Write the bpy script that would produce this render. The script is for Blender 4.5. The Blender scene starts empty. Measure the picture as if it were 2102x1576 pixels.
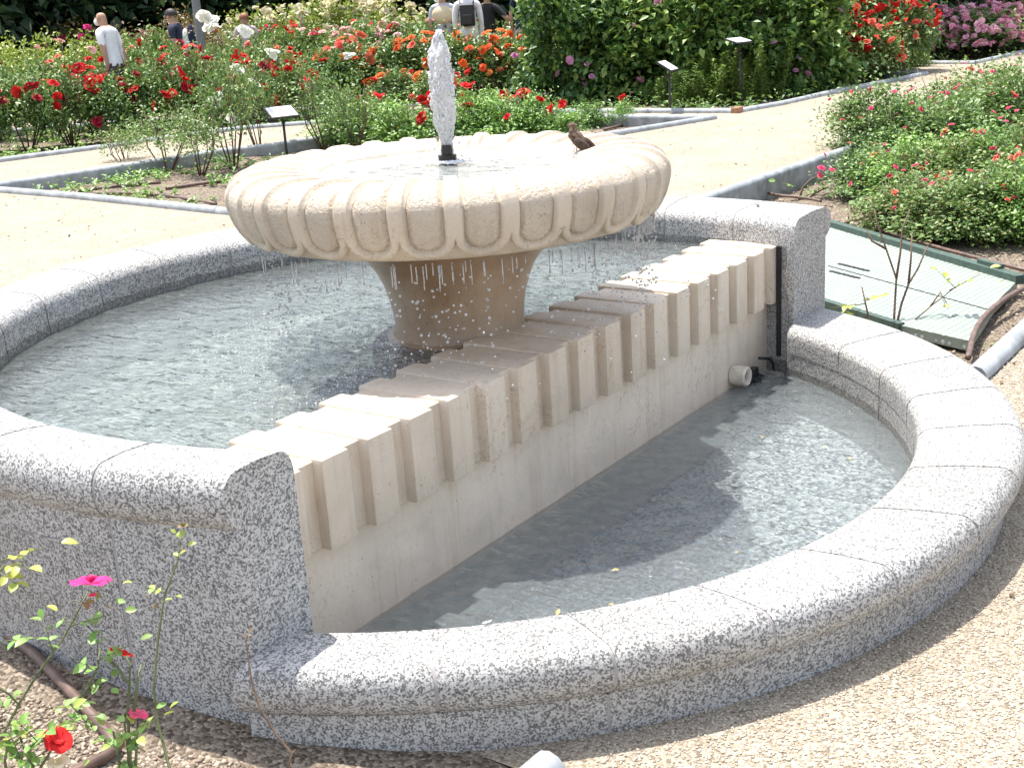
import bpy, bmesh, math, random
import numpy as np
from mathutils import Vector, Matrix, noise
from mathutils.geometry import delaunay_2d_cdt
R = math.radians
rng = np.random.default_rng(7)
random.seed(7)
sc = bpy.context.scene
C = sc.collection

# ------------------------------------------------------------------ camera, sky, sun, exposure
CAM = np.array([-3.1489, -2.4779, 1.5013]); YAW, PITCH, ROLL, FPX = 0.6266, -0.3007, -0.0642, 2528.0
PW, PH = 2102.0, 1576.0
_cy, _sy, _cp, _sp = math.cos(YAW), math.sin(YAW), math.cos(PITCH), math.sin(PITCH)
FWD = np.array([_cy*_cp, _sy*_cp, _sp]); _r = np.array([_sy, -_cy, 0.0]); _u = np.cross(_r, FWD)
RIGHT = math.cos(ROLL)*_r + math.sin(ROLL)*_u; UP = -math.sin(ROLL)*_r + math.cos(ROLL)*_u
cam = bpy.data.cameras.new('camera'); camo = bpy.data.objects.new('camera', cam); C.objects.link(camo)
camo.matrix_world = Matrix(((RIGHT[0], UP[0], -FWD[0], CAM[0]), (RIGHT[1], UP[1], -FWD[1], CAM[1]), (RIGHT[2], UP[2], -FWD[2], CAM[2]), (0, 0, 0, 1)))
cam.sensor_width = 36; cam.lens = FPX/PW*36; cam.clip_start = .05; cam.clip_end = 2000
sc.camera = camo
SUN = Vector((0.08, 0.27, 0.95)).normalized()
w = bpy.data.worlds.new('World'); sc.world = w; w.use_nodes = True
nt = w.node_tree; nt.nodes.clear()
sky = nt.nodes.new('ShaderNodeTexSky'); sky.sky_type = 'NISHITA'; sky.sun_disc = False
sky.sun_elevation = math.asin(SUN.z); sky.sun_rotation = math.atan2(SUN.x, SUN.y); sky.dust_density = 2.0
bg = nt.nodes.new('ShaderNodeBackground'); bg.inputs[1].default_value = .15
wo = nt.nodes.new('ShaderNodeOutputWorld'); hs = nt.nodes.new('ShaderNodeHueSaturation'); hs.inputs['Saturation'].default_value = .55; nt.links.new(sky.outputs[0], hs.inputs['Color']); nt.links.new(hs.outputs[0], bg.inputs[0]); nt.links.new(bg.outputs[0], wo.inputs[0])
sl = bpy.data.lights.new('sun', 'SUN'); sl.energy = 3.5; sl.angle = R(.6); sl.color = (1, .95, .87)
so = bpy.data.objects.new('sun', sl); C.objects.link(so); so.rotation_euler = SUN.to_track_quat('Z', 'Y').to_euler()
sc.view_settings.view_transform = 'Standard'; sc.view_settings.look = 'None'
sc.view_settings.exposure = 1.2; sc.view_settings.gamma = 1; sc.view_settings.use_curve_mapping = False
sc.cycles.max_bounces = 7; sc.cycles.transparent_max_bounces = 12; sc.cycles.caustics_reflective = False; sc.cycles.caustics_refractive = False
sc.cycles.use_denoising = True

GZ = -0.04      # level of the gravel
def at(px, py, z=GZ):
    v = FWD*FPX + RIGHT*(px-PW/2) - UP*(py-PH/2)
    t = (z-CAM[2])/v[2]; P = CAM + t*v
    return Vector((P[0], P[1], z))
def pxm(p):    # photo pixels per metre at a point
    return FPX/float(np.dot(np.array(p)-CAM, FWD))

# ------------------------------------------------------------------ materials
def M(name):
    m = bpy.data.materials.new(name); m.use_nodes = True
    return m, m.node_tree, m.node_tree.nodes['Principled BSDF'], m.node_tree.nodes['Material Output']
class N:
    def __init__(s, nt): s.nt = nt
    def n(s, t, **k):
        x = s.nt.nodes.new(t)
        for a, b in k.items(): setattr(x, a, b)
        return x
    def l(s, a, b): s.nt.links.new(a, b)
    def coord(s, kind='Object'): return s.n('ShaderNodeTexCoord').outputs[kind]
    def noise(s, vec, scale, detail=4, rough=.55, out='Fac', dist=0):
        x = s.n('ShaderNodeTexNoise'); x.inputs['Scale'].default_value = scale; x.inputs['Detail'].default_value = detail
        x.inputs['Roughness'].default_value = rough; x.inputs['Distortion'].default_value = dist; s.l(vec, x.inputs['Vector']); return x.outputs[out]
    def vor(s, vec, scale, feature='F1', out='Distance', rand=1):
        x = s.n('ShaderNodeTexVoronoi'); x.feature = feature; x.inputs['Scale'].default_value = scale; x.inputs['Randomness'].default_value = rand
        s.l(vec, x.inputs['Vector']); return x.outputs[out]
    def ramp(s, fac, stops, interp='LINEAR'):
        x = s.n('ShaderNodeValToRGB'); x.color_ramp.interpolation = interp; e = x.color_ramp.elements
        while len(e) < len(stops): e.new(.5)
        for i, (p, c) in enumerate(stops):
            e[i].position = p; e[i].color = (c, c, c, 1) if isinstance(c, (int, float)) else (*c, 1)
        s.l(fac, x.inputs[0]); return x.outputs[0]
    def mix(s, a, b, f, mode='MIX'):
        x = s.n('ShaderNodeMix', data_type='RGBA', blend_type=mode)
        for v, i in ((f, 0), (a, 6), (b, 7)):
            if isinstance(v, (int, float)): x.inputs[i].default_value = v if i == 0 else (v, v, v, 1)
            elif isinstance(v, tuple): x.inputs[i].default_value = (*v, 1)
            else: s.l(v, x.inputs[i])
        return x.outputs[2]
    def math(s, op, a, b=0):
        x = s.n('ShaderNodeMath', operation=op)
        for i, v in enumerate((a, b)):
            if isinstance(v, (int, float)): x.inputs[i].default_value = v
            else: s.l(v, x.inputs[i])
        return x.outputs[0]
    def bump(s, h, strength, dist=.01, nrm=None):
        x = s.n('ShaderNodeBump'); x.inputs['Strength'].default_value = strength; x.inputs['Distance'].default_value = dist
        s.l(h, x.inputs['Height'])
        if nrm is not None: s.l(nrm, x.inputs['Normal'])
        return x.outputs[0]

def simple(name, col, rough=.6, metal=0, noise_amt=.15, scale=30, bump=0, spec=.5):
    m, nt, b, o = M(name); g = N(nt); v = g.coord()
    f = g.noise(v, scale, 4)
    c2 = tuple(max(0, x*(1-noise_amt*1.6)) for x in col); c1 = tuple(min(1, x*(1+noise_amt)) for x in col)
    g.l(g.ramp(f, [(.3, c2), (.7, c1)]), b.inputs['Base Color'])
    b.inputs['Roughness'].default_value = rough; b.inputs['Metallic'].default_value = metal; b.inputs['Specular IOR Level'].default_value = spec
    if bump: g.l(g.bump(f, bump, .005), b.inputs['Normal'])
    return m

def granite():
    m, nt, b, o = M('granite'); g = N(nt); v = g.coord('Object')
    cell = g.vor(v, 250, out='Color'); f1 = g.n('ShaderNodeSeparateColor'); g.l(cell, f1.inputs[0])
    clump = g.noise(v, 95, 3, .6)
    k1 = g.math('ADD', g.math('MULTIPLY', f1.outputs[0], .62), g.math('MULTIPLY', clump, .62))
    base = g.ramp(k1, [(.40, (.012, .012, .014)), (.49, (.05, .051, .054)), (.53, (.19, .19, .19)), (.60, (.36, .36, .36)), (.68, (.52, .52, .515)), (.9, (.66, .655, .65))])
    cell2 = g.vor(v, 640, out='Color'); f2 = g.n('ShaderNodeSeparateColor'); g.l(cell2, f2.inputs[0])
    base = g.mix(base, g.ramp(f2.outputs[1], [(0, .05), (.15, .18), (.25, .52), (1, .72)]), .3)
    # dirt, broad staining
    dirt = g.ramp(g.noise(v, 2.3, 5, .6), [(.35, 0), (.75, 1)])
    base = g.mix(base, g.mix(base, (.62, .56, .48), 1, 'MULTIPLY'), g.math('MULTIPLY', dirt, .45))
    base = g.mix(base, (.98, .98, .975), 1, 'MULTIPLY')
    oi = g.n('ShaderNodeObjectInfo'); base = g.mix(base, g.ramp(oi.outputs['Random'], [(0, .84), (1, 1)]), 1, 'MULTIPLY')
    sx = g.n('ShaderNodeSeparateXYZ'); g.l(v, sx.inputs[0])
    rad_ = g.math('SQRT', g.math('ADD', g.math('POWER', sx.outputs[0], 2), g.math('POWER', sx.outputs[1], 2)))
    wob = g.math('MULTIPLY', g.noise(v, 18, 3), .03); zz_ = g.math('ADD', sx.outputs[2], wob)
    band = g.math('MULTIPLY', g.math('MULTIPLY', g.math('LESS_THAN', zz_, .507), g.math('GREATER_THAN', sx.outputs[2], .40)), g.math('MULTIPLY', g.math('LESS_THAN', rad_, 1.58), g.math('GREATER_THAN', sx.outputs[1], -.545)))
    band2 = g.math('MULTIPLY', g.math('LESS_THAN', zz_, .030), g.math('LESS_THAN', rad_, 1.66))
    base = g.mix(base, g.mix(base, (.55, .55, .53), 1, 'MULTIPLY'), g.math('MINIMUM', 1, g.math('ADD', band, band2)))     # damp strip along the waterline
    g.l(base, b.inputs['Base Color']); b.inputs['Roughness'].default_value = .62
    h = g.math('ADD', g.vor(v, 330), g.noise(v, 400, 2))
    g.l(g.bump(h, .35, .003), b.inputs['Normal'])
    return m
def limestone(name, tint=(.70, .615, .505), stain=.25, wet=False, roughbump=.35):
    m, nt, b, o = M(name); g = N(nt); v = g.coord('Object')
    big = g.noise(v, 3.5, 6, .62, dist=.4)
    base = g.ramp(big, [(.3, tuple(x*.84 for x in tint)), (.52, tint), (.75, tuple(min(1, x*1.09) for x in tint))])
    blot = g.ramp(g.noise(v, 14, 6, .7, dist=.6), [(.56, 0), (.72, 1)])
    base = g.mix(base, (.50, .38, .22), g.math('MULTIPLY', blot, stain))
    pits = g.vor(g.mix(v, g.noise(v, 30, 2, out='Color'), .03, 'ADD'), 55)
    pit = g.ramp(pits, [(.05, 1), (.17, 0)])
    gate = g.ramp(g.noise(v, 19, 2), [(.50, 0), (.58, 1)])
    pit = g.math('MULTIPLY', pit, gate)
    base = g.mix(base, (.17, .11, .06), g.math('MULTIPLY', pit, .75))
    vn = g.noise(v, 4.2, 5, .65, dist=1.6)
    vein = g.ramp(g.math('ABSOLUTE', g.math('SUBTRACT', vn, .5)), [(.0, 1), (.006, 0)])
    vg = g.ramp(g.noise(v, 3.1, 1), [(.5, 0), (.6, 1)])
    base = g.mix(base, (.24, .15, .08), g.math('MULTIPLY', g.math('MULTIPLY', vein, vg), .6))
    fine = g.noise(v, 120, 3, .6); base = g.mix(base, g.ramp(fine, [(.3, .72), (.7, 1)]), .25, 'MULTIPLY')
    st_ = g.n('ShaderNodeMapping'); st_.inputs['Scale'].default_value = (1, 1, .07); g.l(v, st_.inputs[0])
    streak = g.ramp(g.noise(st_.outputs[0], 26, 4, .7), [(.50, 1), (.68, 0)])
    base = g.mix(base, g.mix(base, (.87, .82, .75), 1, 'MULTIPLY'), g.math('MULTIPLY', g.math('SUBTRACT', 1, streak), .75))
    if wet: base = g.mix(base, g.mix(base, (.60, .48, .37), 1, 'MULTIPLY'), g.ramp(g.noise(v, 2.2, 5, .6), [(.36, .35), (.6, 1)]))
    g.l(base, b.inputs['Base Color']); b.inputs['Roughness'].default_value = .34 if wet else .6
    att = g.n('ShaderNodeAttribute', attribute_name='rough')
    hh = g.math('MULTIPLY', g.noise(v, 95, 4, .6), g.math('ADD', g.math('MULTIPLY', att.outputs['Fac'], 2.2), .35))
    hh = g.math('SUBTRACT', hh, g.math('MULTIPLY', pit, .6))
    g.l(g.bump(hh, roughbump, .012), b.inputs['Normal'])
    return m
def gravel_mat(name, a, bcol, c, sc1=150):
    m, nt, b, o = M(name); g = N(nt); v = g.coord('Object')
    cell = g.vor(v, sc1, out='Color'); s = g.n('ShaderNodeSeparateColor'); g.l(cell, s.inputs[0])
    base = g.ramp(s.outputs[0], [(0, tuple(x*.66 for x in a)), (.18, a), (.55, bcol), (1, c)])
    big = g.noise(v, 1.3, 5, .6); base = g.mix(base, g.ramp(big, [(.3, (.86, .83, .80)), (.65, (1, 1, 1))]), .8, 'MULTIPLY')
    mid = g.noise(v, 11, 5, .7); base = g.mix(base, g.ramp(mid, [(.32, (.80, .76, .72)), (.55, (1, 1, 1))]), .6, 'MULTIPLY')
    spk = g.ramp(g.vor(v, 9), [(.02, .35), (.05, 1)]); base = g.mix(base, spk, .7, 'MULTIPLY')
    g.l(base, b.inputs['Base Color']); b.inputs['Roughness'].default_value = .9; b.inputs['Specular IOR Level'].default_value = .15
    h = g.math('ADD', g.math('MULTIPLY', g.vor(v, sc1), -1), g.math('MULTIPLY', mid, .8)); h = g.math('ADD', h, g.math('MULTIPLY', g.noise(v, 2.5, 3), 2))
    g.l(g.bump(h, .8, .008), b.inputs['Normal'])
    return m
def leafmat(name, cols, trans=.25, rough=.45):
    m, nt, b, o = M(name); g = N(nt)
    ge = g.n('ShaderNodeNewGeometry'); oi = g.n('ShaderNodeObjectInfo')
    f = g.math('ADD', g.math('MULTIPLY', ge.outputs['Random Per Island'], .75), g.math('MULTIPLY', oi.outputs['Random'], .25))
    k = len(cols)
    col = g.ramp(f, [(i/(k-1), c) for i, c in enumerate(cols)])
    g.l(col, b.inputs['Base Color']); b.inputs['Roughness'].default_value = rough; b.inputs['Specular IOR Level'].default_value = .6
    tr = g.n('ShaderNodeBsdfTranslucent'); g.l(g.mix(col, (1.0, 1.0, .35), .35, 'MULTIPLY'), tr.inputs[0])
    mx = g.n('ShaderNodeMixShader'); mx.inputs[0].default_value = trans; g.l(b.outputs[0], mx.inputs[1]); g.l(tr.outputs[0], mx.inputs[2]); g.l(mx.outputs[0], o.inputs[0])
    return m
def petalmat(name, c1, c2, trans=.3):
    m, nt, b, o = M(name); g = N(nt)
    ge = g.n('ShaderNodeNewGeometry'); oi = g.n('ShaderNodeObjectInfo')
    f = g.math('ADD', g.math('MULTIPLY', ge.outputs['Random Per Island'], .45), g.math('MULTIPLY', oi.outputs['Random'], .55))
    col = g.ramp(f, [(.1, c1), (.9, c2)])
    g.l(col, b.inputs['Base Color']); b.inputs['Roughness'].default_value = .6; b.inputs['Specular IOR Level'].default_value = .2
    tr = g.n('ShaderNodeBsdfTranslucent'); g.l(col, tr.inputs[0])
    mx = g.n('ShaderNodeMixShader'); mx.inputs[0].default_value = trans; g.l(b.outputs[0], mx.inputs[1]); g.l(tr.outputs[0], mx.inputs[2]); g.l(mx.outputs[0], o.inputs[0])
    return m
def watermat(name, tint, scale=1.0, bump=.35, refr=.45, aniso=(1, 1, 1), murk=None):
    m, nt, b, o = M(name); nt.nodes.remove(b); g = N(nt); v = g.coord('Object')
    mp = g.n('ShaderNodeMapping'); mp.inputs['Scale'].default_value = aniso; mp.inputs['Rotation'].default_value = (0, 0, YAW+math.pi/2); g.l(v, mp.inputs[0]); vv = mp.outputs[0]
    h = g.math('ADD', g.noise(vv, 16*scale, 3, .5, dist=.8), g.math('MULTIPLY', g.noise(vv, 45*scale, 3, .6, dist=1.2), .38))
    nb = g.bump(h, bump, .03)
    fr = g.n('ShaderNodeFresnel'); fr.inputs[0].default_value = 1.33; g.l(nb, fr.inputs['Normal'])
    gl = g.n('ShaderNodeBsdfGlossy'); gl.inputs['Roughness'].default_value = .04; g.l(nb, gl.inputs['Normal'])
    rf = g.n('ShaderNodeBsdfRefraction'); rf.inputs['IOR'].default_value = 1.33; rf.inputs['Roughness'].default_value = 0; rf.inputs[0].default_value = (*tint, 1); g.l(nb, rf.inputs['Normal'])
    tp = g.n('ShaderNodeBsdfTransparent'); tp.inputs[0].default_value = (*tint, 1)
    m1 = g.n('ShaderNodeMixShader'); m1.inputs[0].default_value = refr; g.l(tp.outputs[0], m1.inputs[1]); g.l(rf.outputs[0], m1.inputs[2])
    last = m1.outputs[0]
    if murk:
        df = g.n('ShaderNodeBsdfDiffuse'); df.inputs[0].default_value = (*murk[0], 1); g.l(nb, df.inputs['Normal'])
        m3 = g.n('ShaderNodeMixShader'); m3.inputs[0].default_value = murk[1]; g.l(last, m3.inputs[1]); g.l(df.outputs[0], m3.inputs[2]); last = m3.outputs[0]
    m2 = g.n('ShaderNodeMixShader'); g.l(g.math('MINIMUM', g.math('MULTIPLY', fr.outputs[0], 1.8), 1.0), m2.inputs[0]); g.l(last, m2.inputs[1]); g.l(gl.outputs[0], m2.inputs[2])
    g.l(m2.outputs[0], o.inputs[0])
    return m
def jetmat(name, white=.45):
    m, nt, b, o = M(name); nt.nodes.remove(b); g = N(nt); v = g.coord('Object')
    mp = g.n('ShaderNodeMapping'); mp.inputs['Scale'].default_value = (1, 1, .55); g.l(v, mp.inputs[0])
    n1 = g.noise(mp.outputs[0], 60, 5, .7, dist=1.5); nb = g.bump(n1, .5, .01)
    df = g.n('ShaderNodeBsdfDiffuse'); df.inputs[0].default_value = (.97, .98, 1, 1); g.l(nb, df.inputs['Normal'])
    tl = g.n('ShaderNodeBsdfTranslucent'); tl.inputs[0].default_value = (.97, .98, 1, 1)
    a = g.n('ShaderNodeMixShader'); a.inputs[0].default_value = .5; g.l(df.outputs[0], a.inputs[1]); g.l(tl.outputs[0], a.inputs[2])
    rf = g.n('ShaderNodeBsdfRefraction'); rf.inputs['IOR'].default_value = 1.33; rf.inputs['Roughness'].default_value = .02; g.l(nb, rf.inputs['Normal'])
    tp = g.n('ShaderNodeBsdfTransparent'); tp.inputs[0].default_value = (.92, .95, .95, 1)
    c = g.n('ShaderNodeMixShader'); c.inputs[0].default_value = .5; g.l(tp.outputs[0], c.inputs[1]); g.l(rf.outputs[0], c.inputs[2])
    f = g.ramp(g.noise(mp.outputs[0], 42, 5, .75, dist=2.0), [(.34, .15), (.50, min(1, white*2))])
    d = g.n('ShaderNodeMixShader'); g.l(f, d.inputs[0]); g.l(c.outputs[0], d.inputs[1]); g.l(a.outputs[0], d.inputs[2])
    gl = g.n('ShaderNodeBsdfGlossy'); gl.inputs['Roughness'].default_value = .08; g.l(nb, gl.inputs['Normal'])
    fr = g.n('ShaderNodeFresnel'); fr.inputs[0].default_value = 1.33; g.l(nb, fr.inputs['Normal'])
    e = g.n('ShaderNodeMixShader'); g.l(fr.outputs[0], e.inputs[0]); g.l(d.outputs[0], e.inputs[1]); g.l(gl.outputs[0], e.inputs[2]); g.l(e.outputs[0], o.inputs[0])
    return m

MT = {}
MT['granite'] = granite()
MT['grout'] = simple('grout', (.34, .32, .32), .9, noise_amt=.12, scale=60)
MT['lime'] = limestone('limestone', (.66, .565, .455))
MT['limewall'] = limestone('limestone_face', (.75, .635, .51), .2, roughbump=.2)
MT['limebowl'] = limestone('carved_limestone', (.55, .475, .385), .3, roughbump=.55)
MT['limedark'] = limestone('wet_limestone', (.63, .53, .42), .3)  # slightly darker tint of the block limestone, for the middle blocks
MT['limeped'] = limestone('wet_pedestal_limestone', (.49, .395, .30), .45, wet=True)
MT['gravel'] = gravel_mat('gravel', (.33, .28, .215), (.43, .375, .30), (.54, .485, .405))
MT['stone'] = leafmat('gravel_stones', [(.33, .275, .205), (.44, .38, .30), (.51, .45, .365), (.63, .575, .485)], 0, .9)
MT['soil'] = gravel_mat('soil', (.13, .105, .08), (.22, .18, .14), (.36, .305, .245), 110)
MT['soilstone'] = leafmat('soil_clods', [(.12, .09, .06), (.26, .20, .15), (.42, .35, .27), (.6, .54, .46)], 0, .9)
MT['kerb'] = simple('kerb_concrete', (.33, .355, .375), .75, noise_amt=.22, scale=9, bump=.3)
MT['floor_up'] = gravel_mat('basin_floor_pale', (.16, .20, .20), (.50, .57, .56), (.88, .92, .90), 34)
MT['floor_low'] = gravel_mat('basin_floor_grey', (.10, .13, .14), (.52, .60, .63), (.92, .95, .97), 85)
MT['water_up'] = watermat('water_upper', (.92, .97, .96), 1.0, 1.0, .55, (1, .38, 1), ((.62, .70, .69), .13))
MT['water_low'] = watermat('water_lower', (.95, .98, .99), 1.5, .9, .30, (1, .5, 1), ((.60, .69, .73), .16))
MT['water_bowl'] = watermat('water_bowl', (.96, .98, .96), 1.6, .6, .3, (1, .5, 1), ((.80, .85, .80), .30))
MT['jet'] = jetmat('jet_water', .49); MT['drop'] = jetmat('drop_water', .42)
MT['foamw'] = petalmat('white_water', (.93, .95, .97), (.97, .98, .99), .5)
MT['metal_dark'] = simple('dark_metal', (.045, .042, .042), .45, .4)
MT['black'] = simple('black_plastic', (.015, .016, .018), .4)
MT['pipe'] = simple('brown_pipe', (.15, .095, .075), .5, noise_amt=.25, scale=20)
MT['greenmetal'] = simple('green_painted_metal', (.06, .10, .08), .5, noise_amt=.2)
MT['white'] = simple('white_card', (.8, .8, .82), .4, noise_amt=.02)
MT['ink'] = simple('grey_ink', (.38, .40, .46), .6)
MT['twig'] = simple('brown_twig', (.13, .08, .05), .7, noise_amt=.3)
MT['stem'] = simple('green_stem', (.12, .14, .055), .6, noise_amt=.35, scale=12)
MT['bark'] = simple('bark', (.10, .075, .055), .85, noise_amt=.35, scale=10)
MT['bronze'] = simple('dark_bronze', (.03, .028, .026), .35, .6)
G = [(.020, .048, .012), (.040, .085, .022), (.065, .125, .032), (.10, .165, .045)]
MT['leaf_rose'] = leafmat('rose_leaves', [(0.054, 0.109, 0.033), (0.100, 0.190, 0.054), (0.154, 0.271, 0.073), (0.254, 0.362, 0.109), (0.217, 0.136, 0.064)])
MT['leaf_dark'] = leafmat('dark_leaves', [(.026, .075, .02), (.06, .145, .036), (.12, .23, .055), (.21, .33, .075), (.32, .41, .10)])
MT['leaf_yel'] = leafmat('yellow_green_leaves', [(0.128, 0.181, 0.036), (0.236, 0.318, 0.064), (0.362, 0.444, 0.090), (0.508, 0.544, 0.128)])
MT['leaf_box'] = leafmat('boxwood_leaves', [(0.054, 0.117, 0.025), (0.117, 0.217, 0.045), (0.200, 0.318, 0.064), (0.290, 0.380, 0.090)])
MT['leaf_fresh'] = leafmat('fresh_green_leaves', [(0.073, 0.164, 0.036), (0.145, 0.290, 0.064), (0.254, 0.435, 0.100), (0.399, 0.580, 0.145)])
MT['leaf_far'] = leafmat('far_tree_leaves', [(0.010, 0.027, 0.013), (0.022, 0.056, 0.022), (0.044, 0.094, 0.035), (0.088, 0.138, 0.062)])
MT['leaf_bronze'] = leafmat('bronze_leaves', [(0.109, 0.128, 0.045), (0.200, 0.164, 0.073), (0.290, 0.181, 0.090), (0.164, 0.217, 0.073)])
MT['leaf_box2'] = leafmat('boxwood_tips', [(.06, .12, .02), (.13, .23, .045), (.22, .34, .07), (.32, .42, .10)])
MT['leaf_lime'] = leafmat('lime_young_leaves', [(.30, .36, .06), (.45, .48, .10)])
PET = {
 'red': ((.48, .010, .018), (.78, .035, .030)), 'darkred': ((.24, .006, .022), (.46, .014, .035)), 'orange': ((.80, .085, .025), (.90, .25, .06)),
 'coral': ((.80, .10, .07), (.90, .26, .19)), 'pink': ((.92, .34, .52), (.95, .66, .77)), 'palepink': ((.80, .38, .38), (.88, .62, .60)),
 'cream': ((.80, .72, .48), (.88, .84, .66)), 'white': ((.82, .83, .77), (.88, .89, .86)), 'mauve': ((.48, .16, .33), (.70, .36, .55)),
 'magenta': ((.58, .025, .16), (.80, .06, .28)), 'rosepink': ((.80, .05, .16), (.88, .17, .30))}
for k, (a, b_) in PET.items(): MT['p_'+k] = petalmat(k+'_petals', a, b_)

# ------------------------------------------------------------------ object helpers
def link(name, me, mat=None, parent=None, loc=None):
    if mat is not None and me is not None and not me.materials:
        for m_ in (mat if isinstance(mat, (list, tuple)) else [mat]): me.materials.append(m_)
    o = bpy.data.objects.new(name, me); C.objects.link(o)
    if parent is not None: o.parent = parent
    if loc is not None: o.location = loc
    return o
def tag(o, label=None, cat=None, group=None, kind=None):
    if label: o['label'] = label
    if cat: o['category'] = cat
    if group: o['group'] = group
    if kind: o['kind'] = kind
    return o
def empty(name, loc=(0, 0, 0), rz=0, label=None, cat=None, group=None):
    o = bpy.data.objects.new(name, None); C.objects.link(o); o.location = loc; o.rotation_euler = (0, 0, rz); o.empty_display_size = .1
    return tag(o, label, cat, group)
def mesh(name, verts, faces, smooth=False):
    me = bpy.data.meshes.new(name)
    if isinstance(verts, np.ndarray) and isinstance(faces, np.ndarray):
        nv, nf, k = len(verts), len(faces), faces.shape[1]
        me.vertices.add(nv); me.vertices.foreach_set('co', verts.astype(np.float32).ravel())
        me.loops.add(nf*k); me.loops.foreach_set('vertex_index', faces.astype(np.int32).ravel())
        me.polygons.add(nf); me.polygons.foreach_set('loop_start', np.arange(0, nf*k, k, dtype=np.int32)); me.polygons.foreach_set('loop_total', np.full(nf, k, dtype=np.int32))
        me.update(calc_edges=True)
    else:
        me.from_pydata([tuple(v) for v in verts], [], [tuple(f) for f in faces]); me.update()
    if smooth: me.polygons.foreach_set('use_smooth', [True]*len(me.polygons))
    return me
class MB:     # gathers shapes into one mesh
    def __init__(s): s.v = []; s.f = []
    def add(s, vs, fs):
        k = len(s.v); s.v += [tuple(v) for v in vs]; s.f += [tuple(i+k for i in f) for f in fs]; return s
    def box(s, c, d, rot=None):
        x, y, z = d[0]/2, d[1]/2, d[2]/2
        vs = [Vector((a*x, b*y, e*z)) for a in (-1, 1) for b in (-1, 1) for e in (-1, 1)]
        if rot is not None: vs = [rot @ v for v in vs]
        return s.add([v+Vector(c) for v in vs], [(0, 1, 3, 2), (4, 6, 7, 5), (0, 4, 5, 1), (2, 3, 7, 6), (0, 2, 6, 4), (1, 5, 7, 3)])
    def tube(s, pts, rad, n=8, caps=True):
        pts = [Vector(p) for p in pts]; k = len(pts)
        rads = rad if isinstance(rad, (list, tuple)) else [rad]*k
        vs, fs = [], []; prev = None
        for i, p in enumerate(pts):
            t = (pts[min(i+1, k-1)]-pts[max(i-1, 0)]).normalized()
            a = prev if prev is not None else (Vector((0, 0, 1)) if abs(t.z) < .9 else Vector((1, 0, 0)))
            u = (a - t*a.dot(t)).normalized(); prev = u; v_ = t.cross(u)
            for j in range(n):
                q = 2*math.pi*j/n; vs.append(p + (u*math.cos(q)+v_*math.sin(q))*rads[i])
        for i in range(k-1):
            for j in range(n): fs.append((i*n+j, i*n+(j+1) % n, (i+1)*n+(j+1) % n, (i+1)*n+j))
        if caps: fs.append(tuple(range(n-1, -1, -1))); fs.append(tuple(range((k-1)*n, k*n)))
        return s.add(vs, fs)
    def lathe(s, prof, n=24, c=(0, 0, 0), closed=False):
        vs, fs = [], []
        for r, z in prof:
            for j in range(n): q = 2*math.pi*j/n; vs.append((c[0]+r*math.cos(q), c[1]+r*math.sin(q), c[2]+z))
        for i in range(len(prof)-1):
            for j in range(n): fs.append((i*n+j, i*n+(j+1) % n, (i+1)*n+(j+1) % n, (i+1)*n+j))
        return s.add(vs, fs)
    def mesh(s, name, smooth=False): return mesh(name, s.v, s.f, smooth)
def bevel(me, w, seg=2):
    bm = bmesh.new(); bm.from_mesh(me)
    bmesh.ops.bevel(bm, geom=bm.edges[:], offset=w, segments=seg, affect='EDGES', profile=.6, clamp_overlap=True)
    bm.to_mesh(me); bm.free(); me.update()
    return me
def smooth_angle(me, ang=40):
    me.polygons.foreach_set('use_smooth', [True]*len(me.polygons)); me.set_sharp_from_angle(angle=R(ang)); return me

# ------------------------------------------------------------------ beds and the gravel around them
def P2(*a, z=GZ+.03): return [tuple(at(x, y, z)[:2]) for x, y in a]
BEDS = {
 'A': dict(poly=P2((-60, 383), (0, 388), (150, 400), (300, 415), (445, 430), (545, 438)) + [(5.2, 5.35), (6.6, 5.3)] + P2((1100, 302), (1190, 285), (1330, 262), (1465, 240), (1367, 240), (1117, 237)) + [(10.2, 8.2)] + P2((650, 284), (567, 297), (447, 310), (367, 323), (207, 348), (0, 378)), z=-.14),
 'B': dict(poly=P2((1117, 227), (1400, 227), (1513, 227), (1600, 212), (1700, 190), (1800, 170), (1900, 150)) + [(18.2, 6.5), (17, 9.3), (12.2, 9.0)], z=-.1),
 'C': dict(poly=[(2.5, 12.4)] + P2((0, 328), (200, 302), (327, 283), (417, 272), (520, 260), (683, 248)) + [(11.6, 11.5)] + P2((253, 250), (90, 263), (0, 270)) + [(3.5, 17)], z=-.12),
 'F': dict(poly=[(12.4, 10.6), (17.4, 10.4), (22, 14.5), (16.5, 17.5), (12.0, 14.0)], z=-.1),
 'G': dict(poly=[(6, 18.8), (11.5, 17.6), (14.0, 16.6), (17, 19), (22, 28), (14, 34), (4, 30)], z=-.1),
 'P': dict(poly=P2((1850, 128), (2000, 128), (2102, 105)) + [(32, 2.2), (33, 7.5), (21, 8.5)], z=-.1),
 'H': dict(poly=[(19, 13), (23, 12), (30, 17), (27, 21), (23.5, 18.5)], z=-.1),
 'D': dict(poly=[(1.2, 1.72), (5.2, 1.74), (7.48, 1.70), (10.16, 1.63), (14.5, 1.45), (14.5, -1.3), (8, -1.35), (1.2, -1.30)], z=-.2),
 'E': dict(poly=[(-1.36, -1.18), (-1.36, 1.7), (-6, 1.7), (-6, -1.18)], z=-.16),
}
def inside(p, poly):
    x, y = p; c = False; n = len(poly)
    for i in range(n):
        x1, y1 = poly[i]; x2, y2 = poly[i-1]
        if (y1 > y) != (y2 > y) and x < (x2-x1)*(y-y1)/(y2-y1)+x1: c = not c
    return c
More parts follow.
